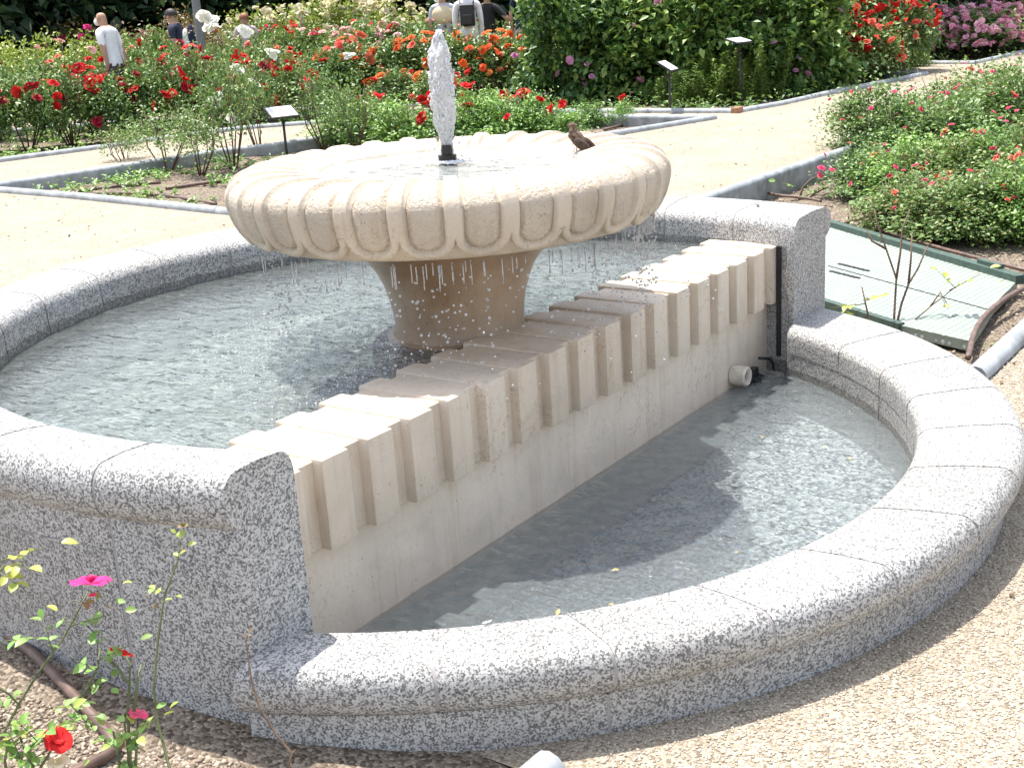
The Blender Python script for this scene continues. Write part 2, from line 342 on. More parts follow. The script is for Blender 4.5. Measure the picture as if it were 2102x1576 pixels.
def cdt(verts, edges):
    r = delaunay_2d_cdt([Vector(v) for v in verts], edges, [], 0, 1e-5)
    return r[0], r[2]
vs = [(-400, -400), (400, -400), (400, 400), (-400, 400)]; es = [(0, 1), (1, 2), (2, 3), (3, 0)]
for b in BEDS.values():
    k = len(vs); p = b['poly']; vs += p; es += [(k+i, k+(i+1) % len(p)) for i in range(len(p))]
k = len(vs); cn = 72     # hole under the fountain
fount = [(.03+1.68*math.cos(2*math.pi*i/cn), .09+1.66*math.sin(2*math.pi*i/cn)) for i in range(cn)]
vs += fount; es += [(k+i, k+(i+1) % cn) for i in range(cn)]
gv, gf = cdt(vs, es)
keep = []
for f in gf:
    c = sum((gv[i] for i in f), Vector((0, 0)))/len(f)
    if not any(inside(c, b['poly']) for b in BEDS.values()) and not inside(c, fount): keep.append(tuple(f))
go = link('gravel_path', mesh('gravel_path', [(v.x, v.y, GZ) for v in gv], keep), MT['gravel']); tag(go, kind='structure')
for f in go.data.polygons:
    if f.normal.z < 0: go.data.flip_normals(); break
def soilz(x, y, b):
    if b == -.16: b = -.055+.115*min(1, max(0, (y+1.1)/1.0))     # the near bed rises to the left
    return b+noise.noise(Vector((x*1.3, y*1.3, 3)))*.03+noise.noise(Vector((x*6, y*6, 1)))*.014
for name, b in BEDS.items():
    p = b['poly']; xs = [q[0] for q in p]; ys = [q[1] for q in p]
    area = (max(xs)-min(xs))*(max(ys)-min(ys)); step = .07 if name in 'E' else (.16 if name in 'D' else max(.16, math.sqrt(area/6000)))
    pts = list(p); k = len(p); edges = [(i, (i+1) % k) for i in range(k)]
    for x in np.arange(min(xs), max(xs), step):
        for y in np.arange(min(ys), max(ys), step):
            q = (x+random.uniform(-.3, .3)*step, y+random.uniform(-.3, .3)*step)
            if inside(q, p): pts.append(q)
    bv, bf = cdt(pts, edges)
    vz = []
    for v in bv:
        n1 = noise.noise(Vector((v.x*1.3, v.y*1.3, 3)))*.035 + noise.noise(Vector((v.x*6, v.y*6, 1)))*.02
        vz.append((v.x, v.y, b['z']+n1 if name != 'E' else soilz(v.x, v.y, b['z'])))
    fs = [tuple(f) for f in bf if inside(sum((bv[i] for i in f), Vector((0, 0)))/len(f), p) and sum((bv[i] for i in f), Vector((0, 0))).length/len(f) > 1.57]
    o = link('bed_soil', mesh('bed_soil', vz, fs, True), MT['soil']); tag(o, kind='structure')
    if o.data.polygons[0].normal.z < 0: o.data.flip_normals()

def kerb(label, pts, group='grey kerbs round the rose beds', r=.045, piece=1.0, inner=1, depth=.32):
    """rounded concrete kerb along a polyline, one mesh per piece"""
    root = empty('garden_kerb', (pts[0][0], pts[0][1], GZ), 0, label, 'kerb', group)
    o0 = Vector((pts[0][0], pts[0][1], GZ))
    for i in range(len(pts)-1):
        a, b = Vector((*pts[i], 0)), Vector((*pts[i+1], 0)); L = (b-a).length
        n = max(1, round(L/piece)); d = (b-a)/L; nrm = Vector((-d.y, d.x, 0))
        for j in range(n):
            p, q = a+d*(L*j/n+.002), a+d*(L*(j+1)/n-.002+(.02 if j == n-1 else 0))
            jit = random.uniform(-.003, .003)
            prof = [(-.035, -depth)] + [(-r*math.cos(t), .012+r*math.sin(t)) for t in np.linspace(-.5, math.pi+.5, 9)] + [(.035, -depth)]
            V_, F_ = [], []
            for e in (p, q):
                for (s, z) in prof: V_.append(e+nrm*s+Vector((0, 0, z+jit))-Vector((o0.x, o0.y, 0)))
            m_ = len(prof)
            for t in range(m_-1): F_.append((t, t+1, m_+t+1, m_+t))
            F_ += [tuple(range(m_-1, -1, -1)), tuple(range(m_, 2*m_))]
            me = mesh('kerb_piece', V_, F_); smooth_angle(me, 60); link('kerb_piece', me, MT['kerb'], root)
    return root
PA = BEDS['A']['poly']; PB = BEDS['B']['poly']; PC = BEDS['C']['poly']
kerb('pale grey rounded kerb along the front of the near bed left of the bowl', PA[0:6])
kerb('grey kerb behind the bowl, ending in a corner on the gravel', PA[6:12])
kerb('grey kerb at the right end of the sparse bed behind the bowl', PA[11:14])
kerb('grey kerb at the back of the bare bed with leggy white roses', PA[13:] + [PA[0]])
kerb('straight grey kerb below the big mauve flowered shrubs', PB[0:3])
kerb('grey kerb running up beside the wide path in front of the boxwood', PB[2:7])
kerb('grey kerb closing the far end of the shrub bed', PB[6:10] + [PB[0]])
kerb('grey kerb in front of the red roses at left, across the narrow path', PC[0:7])
kerb('grey kerb turning behind the red rose bed', PC[6:9])
kerb('grey kerb at the back of the red rose bed', PC[8:11])
kerb('grey kerb along the orange rose bed behind the bowl', BEDS['F']['poly'] + [BEDS['F']['poly'][0]])
kerb('grey kerb round the far bed of cream and yellow green roses', BEDS['G']['poly'][0:4] + [BEDS['G']['poly'][4]])
kerb('light grey kerb in front of the bright pink rose bed', BEDS['P']['poly'][0:4])
kerb('deep grey kerb with concrete wall between the wide path and the right hand bed', BEDS['D']['poly'][0:5])
kerb('grey kerb running from the right pier along the edge of the pink rose bed', [(1.66, -1.25), (8, -1.33), (14.5, -1.3)])
kerb('stub of grey rounded kerb meeting the foot of the fountain in front', [(-1.34, -1.205), (-2.2, -1.17), (-6, -1.15)])
# chunk of brick at the kerb corner
bk = bevel(MB().box((0, 0, .03), (.16, .11, .09)).mesh('brick_lump'), .02, 2)
o = link('brick_lump', bk, simple('terracotta', (.32, .17, .10), .9), loc=(*PB[2], GZ)); tag(o, 'worn terracotta brick lump filling the corner of the kerb', 'brick')

# ------------------------------------------------------------------ loose stones
def stones(name, pts, zs, smin, smax, mat, label=None):
    n = len(pts); base = np.array([(1, 0, 0), (-1, 0, 0), (0, 1, 0), (0, -1, 0), (0, 0, 1), (0, 0, -1)], float)
    fc = np.array([(0, 2, 4), (2, 1, 4), (1, 3, 4), (3, 0, 4), (2, 0, 5), (1, 2, 5), (3, 1, 5), (0, 3, 5)])
    s = rng.uniform(smin, smax, n)[:, None]*rng.uniform(.6, 1.2, (n, 3)); s[:, 2] *= .65
    a = rng.uniform(0, 6.283, n); b = rng.uniform(-.6, .6, n)
    V_ = base[None]*s[:, None, :]*rng.uniform(.7, 1.2, (n, 6, 1))
    x = V_[..., 0]*np.cos(b)[:, None]+V_[..., 2]*np.sin(b)[:, None]; z = -V_[..., 0]*np.sin(b)[:, None]+V_[..., 2]*np.cos(b)[:, None]
    X = x*np.cos(a)[:, None]-V_[..., 1]*np.sin(a)[:, None]; Y = x*np.sin(a)[:, None]+V_[..., 1]*np.cos(a)[:, None]
    V_ = np.stack([X+pts[:, 0:1], Y+pts[:, 1:2], z+zs[:, None]], -1).reshape(-1, 3)
    F_ = (fc[None]+np.arange(n)[:, None, None]*6).reshape(-1, 3)
    o = link(name, mesh(name, V_, F_), mat); return tag(o, label, None, None, 'stuff')
n = 60000; p = np.stack([rng.uniform(-1.5, 2.6, n), rng.uniform(-2.75, -1.0, n)], 1)
rr = np.hypot(p[:, 0], p[:, 1]-.156); p = p[(np.hypot(p[:, 0]-.085, p[:, 1]-.097) > 1.803) & (p[:, 1] < -1.25)]
stones('gravel', p, np.full(len(p), GZ+.001), .0022, .0062, MT['stone'])
n = 42000; p = np.stack([rng.uniform(-2.4, -1.2, n), rng.uniform(-1.15, .3, n)], 1); p = p[np.hypot(p[:, 0], p[:, 1]) > 1.80]
stones('soil_clods', p, np.array([soilz(x, y, -.16) for x, y in p]), .002, .011, MT['soilstone'])
n = 9000; p = np.stack([rng.uniform(1.9, 8.5, n), rng.uniform(-1.25, 1.65, n)], 1); p = p[np.hypot(p[:, 0], p[:, 1]) > 1.9]
stones('soil_clods', p, np.array([soilz(x, y, -.2) for x, y in p]), .004, .016, MT['soilstone'])
n = 6000; p = np.stack([rng.uniform(3.8, 10.8, n), rng.uniform(4.5, 9.3, n)], 1); p = np.array([q for q in p if inside(q, PA)])
stones('soil_clods', p, np.array([soilz(x, y, -.14) for x, y in p]), .005, .02, MT['soilstone'])

# ------------------------------------------------------------------ fountain
FT = empty('stone_fountain', (0, 0, GZ), 0, 'round granite fountain with a carved limestone bowl and a stepped lower pool', 'fountain')
def fpart(name, me, mat, parent=None, label=None):
    o = link(name, me, mat, parent or FT, (0, 0, -GZ) if parent is None else None)
    if label: o['label'] = label
    return o
YP = -.58; YPN, YPF = -.592, -.582     # cut faces of the near and the far pier
def cmap(ci, ri, co, ro):
    """centre of the sweep for a given radius: the inner and outer edges of a rim are not quite concentric"""
    def f(r):
        t = min(1, max(0, (r-ri)/(ro-ri))); return (ci[0]+(co[0]-ci[0])*t, ci[1]+(co[1]-ci[1])*t)
    return f
def ring_piece(prof, A_fn, B_fn, name, mat, n=9, c=None, label=None):
    """a stone swept between two angles that may depend on the radius (so that ends can be cut on a plane)"""
    V_, F_ = [], []; m_ = len(prof)
    for i in range(n+1):
        for (r, z) in prof:
            t = A_fn(r)+(B_fn(r)-A_fn(r))*i/n; q = c(r); V_.append((q[0]+r*math.cos(t), q[1]+r*math.sin(t), z))
    for i in range(n):
        for k in range(m_): F_.append((i*m_+k, i*m_+(k+1) % m_, (i+1)*m_+(k+1) % m_, (i+1)*m_+k))
    F_ += [tuple(range(m_-1, -1, -1)), tuple(range(n*m_, (n+1)*m_))]
    me = mesh(name, V_, F_); bm = bmesh.new(); bm.from_mesh(me); bmesh.ops.recalc_face_normals(bm, faces=bm.faces[:]); bm.to_mesh(me); bm.free()
    smooth_angle(me, 38); return fpart(name, me, mat, None, label)
def arcpts(cr, cz, rad, a0, a1, n=6): return [(cr+rad*math.cos(R(a)), cz+rad*math.sin(R(a))) for a in np.linspace(a0, a1, n)]
def shrink(prof, d): # the same outline a hair inside, for the mortar
    n = len(prof); out = []
    for i in range(n):
        p, q, w = prof[i-1], prof[i], prof[(i+1) % n]
        tx, tz = w[0]-p[0], w[1]-p[1]; L = math.hypot(tx, tz)+1e-9; out.append((q[0]+tz/L*d, q[1]-tx/L*d))
    return out
# lower rim
zL = .178; rLi, rLo = 1.548, 1.850; CL = cmap((-.02, .08), rLi, (.085, .097), rLo)
plo = [(rLi, .075)] + arcpts(rLi+.04, zL-.04, .04, 180, 95, 6) + [((rLi+rLo)/2, zL+.003)] + arcpts(rLo-.058, zL-.058, .058, 85, -65, 10) + [(rLo-.046, .062)]
JL = [-152.9, -144.4, -132.5, -120.6, -108.8, -96.9, -85, -73.1, -61.2, -49.3, -37.4, -27.1]
pbo = [(rLi+.001, -.30), (rLi+.001, .073), (rLo-.048, .060), (rLo-.048, -.30)]
JB = [-152.9, -132.5, -112, -91, -67, -49.3, -27.1]
lowA = lambda y: (lambda r: -math.pi-math.asin((y-CL(r)[1])/r)); lowB = lambda y: (lambda r: math.asin((y-CL(r)[1])/r))
g_ = .0045
for prof, JJ_, nm_ in ((plo, JL, 'coping_stone'), (pbo, JB, 'base_stone')):
    for j in range(len(JJ_)-1):
        A = lowA(YPN) if j == 0 else (lambda r, q=R(JJ_[j]): q+g_/r)
        B = lowB(YPF) if j == len(JJ_)-2 else (lambda r, q=R(JJ_[j+1]): q-g_/r)
        ring_piece(prof, A, B, nm_, MT['granite'], max(6, int(abs(JJ_[j+1]-JJ_[j])/1.3)), CL)
ring_piece(shrink(plo, .0025), lowA(YPN-.02), lowB(YPF-.02), 'joint_mortar', MT['grout'], 110, CL)
ring_piece([(rLi+.003, -.29), (rLi+.003, .07), (rLo-.0495, .055), (rLo-.0495, -.29)], lowA(YPN-.02), lowB(YPF-.02), 'joint_mortar', MT['grout'], 110, CL)
# upper rim
zU = .605; rUi, rUo = 1.53, 1.830; CU = cmap((.03, 0), rUi, (.125, .05), rUo)
JU = [-22.9+i*225.8/18 for i in range(19)]
puo = [(rUi, .40)] + arcpts(rUi+.055, zU-.055, .055, 180, 92, 7) + [((rUi+rUo)/2, zU+.004)] + arcpts(rUo-.066, zU-.066, .066, 84, -70, 11) + [(rUo-.045, zU-.128), (rUo-.045, .40)]
pub = [(rUi, -.30), (rUi, .398), (rUo-.044, .398), (rUo-.044, -.30)]
puf = [(rUi, -.30)] + puo[1:-1] + [(rUo-.044, zU-.130), (rUo-.044, -.30)]
upA = lambda y: (lambda r: math.asin((y-CU(r)[1])/r)); upB = lambda y: (lambda r: math.pi-math.asin((y-CU(r)[1])/r))
# the two end stones are full height piers (coping and wall in one block)
ring_piece(puf, upA(YPF), lambda r: R(JU[1])-g_/r, 'pier_stone', MT['granite'], 9, CU, 'granite end block of the high rim, beside the hatch')
ring_piece(puf, lambda r: R(JU[-2])+g_/r, upB(YPN), 'pier_stone', MT['granite'], 9, CU, 'granite end block of the high rim, nearest the viewer')
for j in range(1, 17):
    a0, a1 = R(JU[j]), R(JU[j+1])
    ring_piece(puo, lambda r: a0+g_/r, lambda r: a1-g_/r, 'coping_stone', MT['granite'], 9, CU)
    if j % 2 == 1:
        b1 = R(JU[j+2]); ring_piece(pub, lambda r: a0+.007/r, lambda r: b1-.007/r, 'wall_stone', MT['granite'], 16, CU)
ring_piece(shrink(puf, .0025), upA(YPF+.03), upB(YPN+.03), 'joint_mortar', MT['grout'], 100, CU)
for sg, YP in ((-1, YPN), (1, YPF)):
    xa = CL(rLi)[0]+sg*math.sqrt((rLi+.03)**2-(YP-.08)**2); xb = CL(rLo)[0]+sg*math.sqrt((rLo-.05)**2-(YP-.097)**2)
    fpart('joint_mortar', MB().tube([(xa, YP-.003, zL-.004), (xb, YP-.003, zL-.002)], .005, 6).mesh('joint_mortar'), MT['grout'])
# basin floors
def disc(name, cx, cy, r, z, ymin=None, ymax=None, n=96, rings=1):
    pts = [(cx+r*math.cos(2*math.pi*i/n), cy+r*math.sin(2*math.pi*i/n)) for i in range(n)]
    out = []
    for i in range(n):
        a, b = pts[i], pts[(i+1) % n]
        for lim, sgn in ((ymin, 1), (ymax, -1)):
            pass
        out.append(a)
        for lim in (ymin, ymax):
            if lim is not None and (a[1]-lim)*(b[1]-lim) < 0:
                t = (lim-a[1])/(b[1]-a[1]); out.append((a[0]+(b[0]-a[0])*t, lim))
    out = [q for q in out if (ymin is None or q[1] >= ymin-1e-6) and (ymax is None or q[1] <= ymax+1e-6)]
    return mesh(name, [(x, y, z) for x, y in out], [tuple(range(len(out)))])
fpart('basin_floor', disc('basin_floor', .03, 0, 1.55, .25, ymin=-.30), MT['floor_up'])
fpart('basin_floor', disc('basin_floor', 0, .085, 1.60, -.17, ymax=-.40), MT['floor_low'])
# dividing wall
YB, YW, YBK, ZT, ZB = -.492, -.457, -.165, .490, .252
fpart('dividing_wall', bevel(MB().box((.06, (YW+YBK-.0)/2-.012, (.473-.3)/2), (2.98, (YBK-YW)-.05, .473+.3)).mesh('dividing_wall'), .003, 1), MT['limewall'])
fpart('wall_skirting', bevel(MB().box((.03, YW-.030, -.10), (2.9, .10, .13)).mesh('wall_skirting'), .02, 2), simple('submerged_mortar', (.50, .51, .45), .8))
pitch = .1645; tw = .0975
for i in range(-1, 17):
    x0 = -1.1944+i*pitch; x1 = x0+tw
    dz = random.uniform(-.0015, .0015); dy = random.uniform(-.002, .002)
    V_ = [(x0, YB+dy, ZB), (x1, YB+dy, ZB), (x1, YBK, ZB), (x0, YBK, ZB), (x0, YB+dy, ZT+dz), (x1, YB+dy, ZT+dz), (x1, YBK, ZT+dz), (x0, YBK, ZT+dz)]
    me = mesh('corbel_block', V_, [(3, 2, 1, 0), (4, 5, 6, 7), (0, 1, 5, 4), (1, 2, 6, 5), (2, 3, 7, 6), (3, 0, 4, 7)]); bevel(me, .010, 2); smooth_angle(me, 50)
    fpart('corbel_block', me, MT['limedark'] if 5 <= i <= 9 else MT['lime'], label='slightly darker brown corbel block below the bowl' if 5 <= i <= 9 else None)
    V_ = [(x1-.012, YB+.033, ZB+.001), (x0+pitch+.012, YB+.033, ZB+.001), (x0+pitch+.012, YBK-.03, ZB+.001), (x1-.012, YBK-.03, ZB+.001)]
    V_ += [(a, b, ZT-.007) for a, b, c in V_]
    if i < 16:
        me = mesh('filler_stone', V_, [(3, 2, 1, 0), (4, 5, 6, 7), (0, 1, 5, 4), (1, 2, 6, 5), (2, 3, 7, 6), (3, 0, 4, 7)]); bevel(me, .003, 1)
        fpart('filler_stone', me, MT['limedark'] if 5 <= i <= 9 else MT['lime'])
for s in (1,):
    fpart('rubber_seal', MB().box((1.474, -.508, .26), (.012, .022, .46)).mesh('rubber_seal'), MT['black'])
# pedestal
prof = [(.30, .22), (.30, .435), (.275, .455), (.225, .468), (.216, .50), (.220, .545), (.228, .59), (.243, .64), (.266, .69), (.30, .735), (.345, .775), (.40, .80), (.42, .815)]
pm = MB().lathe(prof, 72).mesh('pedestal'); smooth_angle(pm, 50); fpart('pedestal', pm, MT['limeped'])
# bowl with petal relief
def bowl():
    env = [(.36, .800), (.50, .803), (.595, .808), (.628, .815), (.655, .832), (.680, .860), (.698, .895), (.709, .93), (.715, .965), (.709, .995), (.690, 1.020), (.660, 1.038), (.625, 1.047), (.585, 1.050), (.54, 1.047), (.49, 1.038), (.44, 1.026), (.40, 1.010), (.37, .985), (.35, .94), (.0, .90)]
    P = [Vector((r, 0, z)) for r, z in env]
    # dense resample along length
    pts, acc = [], [0]
    for a, b in zip(P[:-1], P[1:]): acc.append(acc[-1]+(b-a).length)
    def samp(s):
        for i in range(len(P)-1):
            if s <= acc[i+1]: return P[i].lerp(P[i+1], (s-acc[i])/(acc[i+1]-acc[i]))
        return P[-1]
    s0 = acc[3]; s1 = acc[17]
    ss = list(np.linspace(0, s0, 6)) + list(np.linspace(s0, s1, 120))[1:] + list(np.linspace(s1, acc[-1], 8))[1:]
    prof = []
    for s in ss:
        p = samp(s); a = samp(max(0, s-.015)); b = samp(min(acc[-1], s+.015)); t = (b-a).normalized(); nrm = Vector((t.z, 0, -t.x)); prof.append((s, (a+b+p*2)/4, nrm))
    NP = 28; PER = 36; n = NP*PER
    hw, Rr = .056, .715; pitch_u = 2*math.pi*Rr/NP; v0 = s0+.108
    V_, F_, ro = [], [], []
    for (s, p, nrm) in prof:
        for j in range(n):
            q = 2*math.pi*j/n; u = ((j % PER)/PER-.5)*pitch_u
            cell = j//PER; jit = .003*math.sin(cell*2.7)
            v = s
            d = (abs(u)-hw) if v > v0 else math.hypot(u, (v-v0)*1.05)-hw
            rib = .030
            # 0 inside petal, 1 on rib, and lower plane outside the scallops
            fade = min(1, max(0, (s1-.02-s)/.07)); low = min(1, max(0, (s-s0)/.03))
            e = .0028
            inn = min(1, max(0, (d+e)/(2*e))); inn = inn*inn*(3-2*inn)
            out = min(1, max(0, ((rib-.002)-d)/.006)) if v < v0 else 1
            out = out*out*(3-2*out)
            tt = min(1, max(0, (-d-.004)/.016)); bulge = tt*tt*(3-2*tt)
            dep = .017+.011*min(1, max(0, (p.z-.99)/.05)); H = -dep*(1-inn)+bulge*dep*.62 
            H = H*out + (-.016)*(1-out)
            H = H*fade*low - (.012*(1-low) if s < s0+.03 else 0)
            if s > s1-.03: H = -.020*(s-(s1-.03))/.03 if s < s1 else 0
            hz = 0
            co = p+nrm*H
            V_.append((co.x*math.cos(q), co.x*math.sin(q), co.z)); ro.append(1.0 if d < -.004 and fade > .5 and low > .5 else 0)
    m_ = len(prof)
    for i in range(m_-1):
        for j in range(n): F_.append((i*n+j, i*n+(j+1) % n, (i+1)*n+(j+1) % n, (i+1)*n+j))
    me = mesh('carved_bowl', np.array(V_), np.array(F_), True)
    at_ = me.attributes.new('rough', 'FLOAT', 'POINT'); at_.data.foreach_set('value', ro)
    return me
fpart('carved_bowl', bowl(), MT['limebowl'])
nz = MB().lathe([(.0, 1.075), (.016, 1.075), (.019, 1.06), (.019, 1.045), (.030, 1.043), (.031, 1.0), (.031, .93)], 20).mesh('jet_nozzle'); smooth_angle(nz); fpart('jet_nozzle', nz, MT['bronze'])
# fittings at the far end of the wall
fx = at(1517, 770, .05); 
def onwall(px, py, y=YW-.02):
    v = FWD*FPX+RIGHT*(px-PW/2)-UP*(py-PH/2); t = (y-CAM[1])/v[1]; return Vector(CAM+t*v)
q = onwall(1519, 771)
rotx = Matrix.Rotation(R(90), 4, 'X')
def fit(prof, name, mat, loc, n=28):
    me = MB().lathe(prof, n).mesh(name); me.transform(rotx); smooth_angle(me); o = fpart(name, me, mat); o.location = (loc.x, loc.y, loc.z-GZ); return o
fit([(0, .012), (.018, .012), (.020, .028), (.034, .036), (.040, .030), (.041, -.03)], 'inlet_ring', simple('ivory_plastic', (.66, .60, .50), .4), q)
fit([(0, .014), (.016, .016), (.016, .010)], 'inlet_mesh', simple('red_brown_plastic', (.30, .10, .07), .6), q+Vector((0, -.002, 0)))
q2 = onwall(1546, 768); o = fpart('light_bracket', bevel(MB().box((0, 0, 0), (.05, .03, .055)).box((-.03, -.02, -.018), (.05, .04, .03)).mesh('light_bracket'), .004, 1), MT['black']); o.location = (q2.x, q2.y, q2.z-GZ)
q3 = onwall(1556, 733); q4 = onwall(1582, 745); q5 = onwall(1585, 768)
fpart('black_cable', MB().tube([q3+Vector((-.01, -.01, 0)), q3.lerp(q4, .5)+Vector((0, -.02, .008)), q4+Vector((0, -.01, 0)), q5+Vector((0, -.01, 0)), q5.lerp(q2, .5)+Vector((0, -.02, -.012)), q2+Vector((.01, -.02, 0))], .006, 8).mesh('black_cable', True), MT['black'])

# ------------------------------------------------------------------ water
def wavedisc(name, cx, cy, r, z, ymin, ymax, step, amp, mat, hole=None, label=None):
    xs = np.arange(-r, r+step, step); V_, idx, F_ = [], {}, []
    ys = np.arange(-r, r+step, step)
    nx, ny = len(xs), len(ys)
    for i, x in enumerate(xs):
        for j, y in enumerate(ys):
            X, Y = x, y; d = math.hypot(X, Y)
            if d > r: X, Y = X*r/d, Y*r/d
            X += cx; Y += cy
            if ymin is not None: Y = max(Y, ymin)
            if ymax is not None: Y = min(Y, ymax)
            h = amp*(noise.noise(Vector((X*9, Y*9, 2)))+.6*noise.noise(Vector((X*22, Y*22, 5))))
            V_.append((X, Y, z+h))
    for i in range(nx-1):
        for j in range(ny-1):
            c = (xs[i]+step/2, ys[j]+step/2)
            if math.hypot(*c) > r+step*.7: continue
            f = [i*ny+j, (i+1)*ny+j, (i+1)*ny+j+1, i*ny+j+1]
            a = [V_[k] for k in f]
            ar = abs((a[2][0]-a[0][0])*(a[3][1]-a[1][1])-(a[3][0]-a[1][0])*(a[2][1]-a[0][1]))
            if ar < 1e-7: continue
            F_.append(f)
    o = link(name, mesh(name, np.array(V_), np.array(F_), True), mat); tag(o, None, None, None, 'structure'); return o
wavedisc('water_upper_basin', .03, 0, 1.535, .462, -.20, None, .016, .0042, MT['water_up'])
wavedisc('water_lower_basin', -.02, .08, 1.552, -.0165, None, YW-.0, .016, .0022, MT['water_low'])
wavedisc('water_bowl', 0, 0, .60, 1.014, None, None, .012, .0035, MT['water_bowl'])

# jet
def jet():
    hs = [1.035, 1.06, 1.09, 1.12, 1.15, 1.20, 1.25, 1.30, 1.335, 1.36, 1.385, 1.405, 1.418, 1.425]
    rs = [.018, .017, .019, .026, .032, .036, .035, .036, .033, .030, .025, .018, .011, .002]
    V_, F_ = [], []; n = 40; m_ = 110
    zz = np.linspace(hs[0], hs[-1], m_); rr = np.interp(zz, hs, rs)
    for i, (z, r) in enumerate(zip(zz, rr)):
        for j in range(n):
            a = 2*math.pi*j/n; d = Vector((math.cos(a), math.sin(a), 0))
            k = noise.noise(Vector((d.x*2.2, d.y*2.2, z*22)))*.42+noise.noise(Vector((d.x*6, d.y*6, z*60)))*.25+noise.noise(Vector((d.x*14, d.y*14, z*130)))*.12
            q = r*(1+k); V_.append((d.x*q+.006*math.sin(z*19), d.y*q+.004*math.cos(z*23), z))
    for i in range(m_-1):
        for j in range(n): F_.append((i*n+j, i*n+(j+1) % n, (i+1)*n+(j+1) % n, (i+1)*n+j))
    return mesh('water_jet', np.array(V_), np.array(F_), True)
J = empty('water_jet', (0, 0, 1.02), 0, 'foaming white water jet rising from the middle of the bowl', 'water jet')
jo = link('water_column', jet(), MT['jet'], J, (0, 0, -1.02))
def spheres(pts, rad, seg=(6, 4)):
    mb = MB(); n, m_ = seg
    for p, r in zip(pts, rad):
        sz = r if isinstance(r, tuple) else (r, r, r)
        V_ = [(p[0], p[1], p[2]+sz[2])]
        for i in range(1, m_):
            t = math.pi*i/m_
            for j in range(n): a = 2*math.pi*j/n; V_.append((p[0]+sz[0]*math.sin(t)*math.cos(a), p[1]+sz[1]*math.sin(t)*math.sin(a), p[2]+sz[2]*math.cos(t)))
        V_.append((p[0], p[1], p[2]-sz[2])); F_ = []
        for j in range(n): F_.append((0, 1+j, 1+(j+1) % n))
        for i in range(m_-2):
            for j in range(n): F_.append((1+i*n+j, 1+(i+1)*n+j, 1+(i+1)*n+(j+1) % n, 1+i*n+(j+1) % n))
        L = len(V_)-1
        for j in range(n): F_.append((L, 1+(m_-2)*n+(j+1) % n, 1+(m_-2)*n+j))
        mb.add(V_, F_)
    return mb
pts, rad = [], []
for i in range(1000):
    t = random.random(); z = .03+.375*t; w_ = np.interp(z+1.02, [1.035, 1.09, 1.12, 1.15, 1.20, 1.30, 1.36, 1.40, 1.43], [.018, .020, .029, .036, .040, .040, .032, .020, .004])
    a = random.uniform(0, 6.28); k_ = w_*.88*random.uniform(.75, 1.12); q = random.uniform(.0012, .0036)
    pts.append((k_*math.cos(a)+.006*math.sin((z+1.02)*19), k_*math.sin(a)+.004*math.cos((z+1.02)*23), z)); rad.append((q, q, q*random.uniform(1, 3.2)))
o = link('jet_strands', spheres(pts, rad, (6, 4)).mesh('jet_strands', True), MT['foamw'], J); o['kind'] = 'stuff'
pts, rad = [], []
for i in range(110):
    z = random.uniform(1.04, 1.40); a = random.uniform(0, 6.28); rr_ = random.uniform(.03, .05) if z > 1.1 else random.uniform(.02, .075)
    pts.append((rr_*math.cos(a), rr_*math.sin(a), z-1.02)); rad.append(random.uniform(.0015, .0042))
o = link('spray_drops', spheres(pts, rad).mesh('spray_drops', True), MT['drop'], J); o['kind'] = 'stuff'
# foam where the jet falls back
pts, rad = [], []
for i in range(260):
    a = random.uniform(0, 6.28); r_ = abs(random.gauss(.035, .022)); pts.append((r_*math.cos(a), r_*math.sin(a), .004)); rad.append((random.uniform(.003, .008),)*2+(random.uniform(.002, .006),))
o = link('foam', spheres(pts, rad).mesh('foam', True), MT['foamw'], J); o['kind'] = 'stuff'
# drips from the bowl edge and drops falling
pts, rad = [], []; mb = MB()
for i in range(230):
    a = R(random.uniform(150, 340)); r_ = random.uniform(.60, .66); x, y = r_*math.cos(a), r_*math.sin(a)
    z0 = .812; z = z0
    if random.random() < .45:
        L = random.uniform(.015, .07); mb.tube([(x, y, z0+.004), (x+.001, y, z0-L*.6), (x, y, z0-L)], [.0022, .0014, .0022], 5); z = z0-L
    k = random.randint(0, 5)
    for _ in range(k):
        z -= random.uniform(.02, .08)
        if z < .50: break
        pts.append((x+random.gauss(0, .006), y+random.gauss(0, .006), z)); rad.append(random.choice([.0022, .003, .0038, .0046]))
for i in range(190):      # splash above the wall and the water
    a = R(random.uniform(160, 345)); r_ = random.uniform(.35, .95); pts.append((r_*math.cos(a), r_*math.sin(a), .48+abs(random.gauss(0, .09)))); rad.append(random.uniform(.0012, .0036))
s = spheres(pts, rad); s.add(mb.v, mb.f)
o = link('water_drops', s.mesh('water_drops', True), MT['drop']); tag(o, 'glassy drops and drips falling from the bowl rim into the basin', None, None, 'stuff')
pts, rad = [], []
for i in range(900):      # white beads: bubbles, plus sparkle on the water painted as white dots
    a = R(random.uniform(95, 235)); r_ = random.gauss(.62, .16)
    x, y = r_*math.cos(a), r_*math.sin(a)
    if y < -.19 or r_ < .26 or r_ > 1.2: continue
    pts.append((x, y, .4640)); k = random.uniform(.0012, .0038); rad.append((k, k, k*.7))
o = link('bubbles_and_glints', spheres(pts, rad, (5, 3)).mesh('bubbles_and_glints', True), MT['foamw']); tag(o, 'small white bubbles and painted glints on the water below the bowl rim', None, None, 'stuff')

